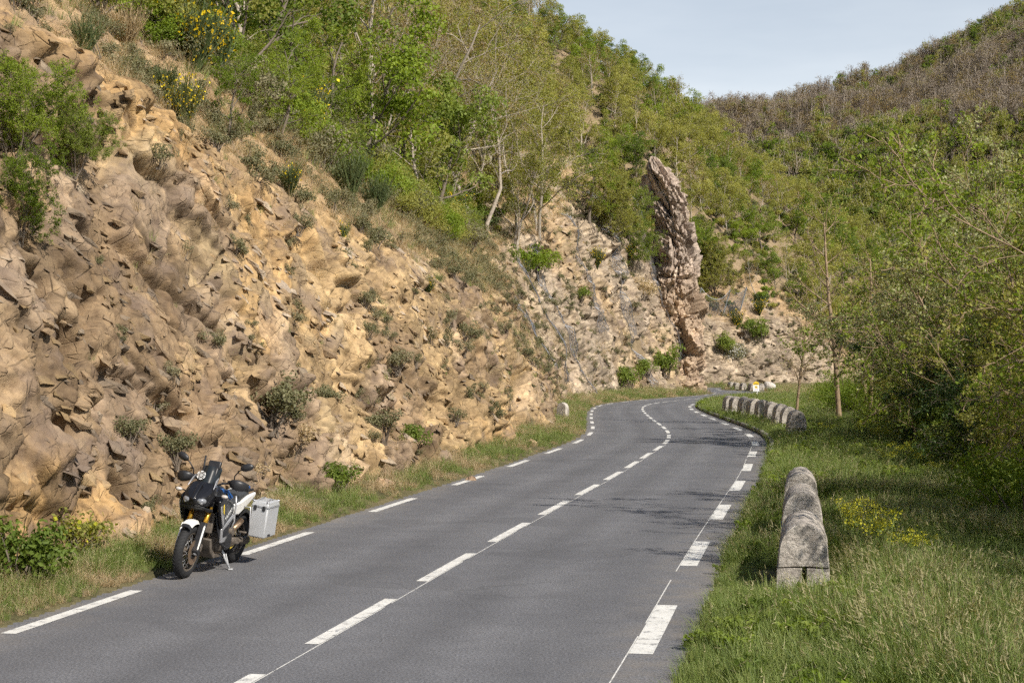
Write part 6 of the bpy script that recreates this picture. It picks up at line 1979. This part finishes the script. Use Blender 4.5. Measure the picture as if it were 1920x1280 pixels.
# handlebar, grips, guards, mirrors
hb = [(.24, -.44, 1.165), (.27, -.28, 1.17), (.34, -.15, 1.15), (.36, -.06, 1.10), (.36, .06, 1.10), (.34, .15, 1.15), (.27, .28, 1.17), (.24, .44, 1.165)]
MB().tube(hb, .014, 10).build('handlebar', K['black_plastic'], bike, smooth=True)
for s in (-1, 1):
    MB().tube([(.268, s * .30, 1.17), (.24, s * .43, 1.165)], .019, 10).build('grip', K['tyre_rubber'], bike, smooth=True)
    MB().box((.31, s * .24, 1.175), (.06, .06, .05)).build('switch_block', K['black_plastic'], bike, bevel=.008)
    MB().tube([(.33, s * .25, 1.17), (.33, s * .34, 1.165), (.305, s * .43, 1.155)], .007, 6).build('lever', K['black_plastic'], bike)
    rings = []
    for yv, xf, zl, zh, th in ((.235, .33, 1.155, 1.19, .02), (.28, .385, 1.12, 1.225, .04), (.36, .395, 1.095, 1.235, .045), (.43, .355, 1.10, 1.215, .045), (.475, .285, 1.13, 1.185, .03)):
        zc = (zl + zh) / 2; hh_ = (zh - zl) / 2
        rings.append([Vector((xf - th * (0 if abs(math.sin(a)) < .99 else .4) + th * .5 * math.cos(a), s * yv, zc + hh_ * math.sin(a))) for a in np.linspace(0, 2 * math.pi, 12, endpoint=False)])
    MB().loft(rings).build('hand_guard', K['black_plastic'], bike, autosmooth=50)
    MB().tube([(.27, s * .27, 1.18), (.285, s * .275, 1.26), (.30, s * .33, 1.335), (.30, s * .37, 1.365)], .008, 8).build('mirror_stalk', K['black_plastic'], bike, smooth=True)
    mr = MB().ell((.30, s * .425, 1.395), (.032, .085, .048), 18, 10, Euler((s * .35, 0, s * .15))).build('mirror', K['black_plastic'], bike, smooth=True)
    MB().ell((.282, s * .425, 1.395), (.018, .078, .042), 18, 8, Euler((s * .35, 0, s * .15))).build('mirror_glass', K['silver_paint'], mr, smooth=True)
    MB().tube([(.60, s * .17, 1.02), (.58, s * .27, 1.03)], .009, 6).build('indicator_stalk', K['black_plastic'], bike)
    MB().ell((.59, s * .30, 1.03), (.035, .045, .025), 12, 8).build('indicator', K['amber_lens'], bike, smooth=True)

# tank, side panels
MB().loft(rings_x([(.46, .13, .90, 1.06), (.36, .19, .84, 1.11), (.22, .205, .80, 1.12), (.08, .18, .80, 1.05), (-.03, .11, .82, .95)], e=2.3)).build('tank', K['black_paint'], bike, autosmooth=50)
for s in (-1, 1):
    MB().prism([(.34, 1.09), (.14, 1.06), (.03, .965), (.12, .93), (.30, 1.01)], lambda a, b, t: (a, s * (.165 + t - (b - .95) * .35), b), 0, .05).build('tank_panel', K['blue_paint'], bike, bevel=.015)
    side = [(.60, .965), (.46, 1.02), (.32, .99), (.10, .90), (.02, .80), (.10, .70), (.22, .60), (.34, .55), (.42, .62), (.50, .74), (.58, .86)]
    pnl = MB().prism(side, lambda a, b, t: (a, s * (.195 + t + .05 * (a - .02) - max(0, (.62 - b)) * .12), b), 0, .045).build('side_fairing', K['black_paint'], bike, bevel=.018)
    MB().prism([(.53, .86), (.44, .78), (.40, .66), (.43, .64), (.50, .73), (.57, .85), (.58, .90), (.55, .91)], lambda a, b, t: (a, s * (.262 + .02 * (a - .3)), b) if t == 0 else (a, s * (.276 + .02 * (a - .3)), b), 0, 1).build('fairing_trim', K['silver_paint'], bike, bevel=.004)
    MB().prism([(.40, .60), (.24, .68), (.06, .76), (.02, .70), (.16, .62), (.20, .52), (.24, .42), (.36, .42), (.38, .52)], lambda a, b, t: (a, s * (.225 + t), b), 0, .03).build('lower_panel', K['silver_paint'], bike, bevel=.01)
    MB().prism([(.34, .58), (.20, .64), (.06, .71), (.16, .60), (.22, .50), (.33, .49)], lambda a, b, t: (a, s * (.25 + t), b), 0, .012).build('lower_panel_inlay', K['black_paint'], bike, bevel=.004)
    MB().tube([(.0, s * .225, .98), (-.01, s * .24, .86), (.02, s * .25, .74), (.0, s * .25, .66), (.04, s * .24, .58)], .012, 8).build('frame_rail', K['silver_paint'], bike, smooth=True)
    MB().prism([(.545, .90), (.515, .82), (.485, .80), (.50, .86), (.525, .93)], lambda a, b, t: (a, s * (.2645 + t + .025), b), 0, .006).build('decal', K['decal_yellow'], pnl)
# lettering on both side fairings
for s in (-1, 1):
    cu = bpy.data.curves.new('lettering', 'FONT'); cu.body = 'YAMAHA'; cu.size = .072; cu.extrude = .002; cu.align_x = 'CENTER'
    to = bpy.data.objects.new('lettering_tmp', cu); COL.objects.link(to)
    bpy.context.view_layer.update()
    dg = bpy.context.evaluated_depsgraph_get()
    tm_ = bpy.data.meshes.new_from_object(to.evaluated_get(dg)); COL.objects.unlink(to); bpy.data.objects.remove(to)
    tm_.materials.clear(); tm_.materials.append(K['decal_white'])
    lo = obj('lettering', tm_, bike)
    xdir = Vector((-1, 0, .0)) * s; xdir = Vector((-s * .80, 0, s * .58 if s > 0 else s * .58)); zdir = Vector((0, s, 0)); 
    if s < 0: xdir = Vector((.80, 0, -.58))
    ydir = zdir.cross(xdir)
    M = Matrix((xdir, ydir, zdir)).transposed().to_4x4(); M.translation = Vector((.20, s * .2565, .775))
    lo.matrix_local = M

# seat, tail, rack
MB().loft(rings_x([(.06, .09, .85, .93), (-.04, .14, .82, .915), (-.20, .17, .80, .90), (-.36, .165, .80, .915)], e=3)).build('rider_seat', K['seat_vinyl'], bike, autosmooth=50)
MB().loft(rings_x([(-.33, .15, .86, .96), (-.42, .155, .86, .975), (-.62, .14, .87, .97), (-.74, .11, .88, .955)], e=3)).build('passenger_seat', K['seat_vinyl'], bike, autosmooth=50)
MB().box((-.82, 0, .965), (.22, .22, .03)).box((-.80, .11, .98), (.2, .02, .02)).box((-.80, -.11, .98), (.2, .02, .02)).build('luggage_rack', K['black_plastic'], bike, bevel=.006)
MB().tube([(-.90, -.06, .99), (-.90, .06, .99)], .02, 8).build('rack_strap', K['blue_paint'], bike)
for s in (-1, 1):
    MB().prism([(.02, .80), (-.14, .715), (-.30, .70), (-.48, .76), (-.82, .90), (-.84, .955), (-.60, .93), (-.34, .87), (-.12, .85)], lambda a, b, t: (a, s * (.135 + t), b), 0, .05).build('tail_panel', K['white_plastic'], bike, bevel=.018)
    MB().tube([(-.05, s * .14, .80), (-.30, s * .16, .62), (-.18, s * .16, .42)], .014, 8).build('subframe', K['black_plastic'], bike)
    MB().tube([(-.14, s * .13, .39), (-.45, s * .15, .36), (-.79, s * .14, .325)], [.035, .032, .028], 10).build('swingarm', K['dirty_metal'], bike, smooth=True)
    MB().box((-.16, s * .24, .37), (.05, .10, .02)).build('foot_peg', K['dirty_metal'], bike, bevel=.004)
    MB().box((-.45, s * .22, .47), (.05, .09, .02)).build('passenger_peg', K['dirty_metal'], bike, bevel=.004)
# rear mudguard
rings = []
for a in np.linspace(math.radians(30), math.radians(175), 12):
    r_ = .40; c = Vector((-.77 + r_ * math.cos(a), 0, .325 + r_ * math.sin(a))); n_ = Vector((math.cos(a), 0, math.sin(a)))
    rings.append([c + Vector((0, yy, 0)) - n_ * dn for yy, dn in ((-.10, .05), (-.08, 0), (.08, 0), (.10, .05), (.09, .055), (.07, .012), (-.07, .012), (-.09, .055))])
MB().loft(rings).build('rear_mudguard', K['black_plastic'], bike, autosmooth=40)
MB().ell((-.90, 0, .91), (.03, .06, .03), 12, 8).build('tail_light', K['amber_lens'], bike, smooth=True)

# engine
MB().loft(rings_x([(.28, .10, .30, .52), (.18, .17, .24, .60), (.0, .19, .23, .60), (-.18, .17, .26, .58), (-.26, .11, .30, .50)], e=3.2)).build('crankcase', K['dirty_metal'], bike, autosmooth=40)
MB().box((.16, 0, .66), (.26, .30, .24), Euler((0, .35, 0))).build('cylinder_block', K['black_plastic'], bike, bevel=.02)
for k in range(4):
    MB().box((.17 + .012 * k, 0, .60 + .035 * k), (.28, .315, .010), Euler((0, .35, 0))).build('cooling_fin', K['dirty_metal'], bike)
for s in (-1, 1):
    MB().tube([(.02, s * .18, .40), (.02, s * .225, .40)], [.115, .10], 24).build('engine_cover', K['black_plastic'], bike, autosmooth=40, bevel=.006)
    MB().tube([(-.16, s * .16, .50), (-.16, s * .20, .50)], [.06, .055], 18).build('pivot_cover', K['dirty_metal'], bike, autosmooth=40)
    MB().tube([(.42, s * .16, .80), (.40, s * .20, .60), (.34, s * .23, .42), (.12, s * .24, .33), (-.10, s * .20, .32)], .015, 8).build('crash_bar', K['black_plastic'], bike, smooth=True)
MB().box((.43, 0, .66), (.05, .30, .26), Euler((0, -.25, 0))).build('radiator', K['dirty_metal'], bike, bevel=.01)
MB().prism([(.47, .46), (.42, .30), (.30, .205), (-.06, .19), (-.06, .24), (.26, .26), (.37, .34), (.42, .47)], lambda a, b, t: (a, t, b), -.16, .16).build('skid_plate', K['dirty_metal'], bike, bevel=.012)
for s in (-1, 1):
    MB().tube([(.36, s * .07, .52), (.43, s * .09, .40), (.36, s * .10, .28), (.0, s * .11, .235), (-.25, s * .10, .30)], .022, 10).build('exhaust_pipe', K['steel_brown'], bike, smooth=True)
MB().tube([(-.22, -.17, .36), (-.42, -.21, .45), (-.50, -.225, .50), (-.92, -.25, .64)], [.03, .04, .06, .06], 16).build('silencer', K['silver_paint'], bike, autosmooth=40)
MB().tube([(-.18, .17, .52), (-.30, .19, .57), (-.42, .19, .62)], .035, 12).build('heat_shield', K['steel_brown'], bike, smooth=True)
MB().tube([(-.20, .02, .45), (-.30, .02, .72)], .045, 14).build('shock_absorber', K['gold_anodised'], bike, smooth=True)
MB().box((-.30, .155, .30), (.10, .012, .05), Euler((0, .3, 0))).build('chain_guard_sticker', K['decal_yellow'], bike, bevel=.003)
MB().tube([(-.24, .14, .34), (-.5, .16, .345), (-.77, .16, .325)], [.05, .035, .06], 10).build('shaft_drive', K['dirty_metal'], bike, autosmooth=40)

# side stand
sdm = MB().tube([(.02, .13, .33), (-.01, .19, .19), (-.05, .265, .055)], [.018, .016, .014], 8).build('side_stand', K['aluminium'], bike, smooth=True)
MB().box((-.06, .275, .05), (.10, .055, .012), Euler((math.radians(9), 0, .3))).build('stand_foot', K['aluminium'], sdm, bevel=.003)
MB().tube([(-.05, .265, .06), (-.14, .20, .10), (-.20, .13, .20)], .008, 6).build('centre_stand', K['aluminium'], bike)

# left aluminium case
cx_b, cy_b, cz_b = -.70, .385, .655
case = MB().box((cx_b, cy_b, cz_b - .03), (.42, .23, .40), None, (1.0, 1.0)).build('pannier', K['aluminium'], bike, bevel=.018)
MB().box((cx_b, cy_b, cz_b + .207), (.428, .238, .07), None, (.92, .86)).build('pannier_lid', K['aluminium'], case, bevel=.012)
MB().box((cx_b, cy_b, cz_b + .168), (.434, .244, .012)).build('lid_seam', K['silver_paint'], case, bevel=.003)
for yy in (-.06, .06):
    MB().box((cx_b + .218, cy_b + yy, cz_b + .155), (.014, .036, .062)).build('latch', K['black_plastic'], case, bevel=.004)
    MB().tube([(cx_b - .1, cy_b + yy, cz_b + .25), (cx_b, cy_b + yy, cz_b + .262), (cx_b + .1, cy_b + yy, cz_b + .25)], .007, 6).build('lid_handle', K['silver_paint'], case)
for sx_ in (-1, 1):
    for sy_ in (-1, 1):
        MB().ell((cx_b + sx_ * .19, cy_b + sy_ * .095, cz_b + .235), (.022, .022, .016), 10, 6).build('corner_cap', K['silver_paint'], case, smooth=True)
MB().tube([(-.45, .17, .80), (-.46, .27, .80), (-.50, .28, .55), (-.55, .27, .46), (-.78, .27, .46), (-.90, .27, .60), (-.92, .26, .82), (-.80, .15, .86)], .010, 8).build('pannier_rack', K['silver_paint'], bike, smooth=True)
MB().box((cx_b + .05, cy_b + .1165, cz_b - .20), (.10, .003, .03)).build('maker_plate', K['black_plastic'], case)
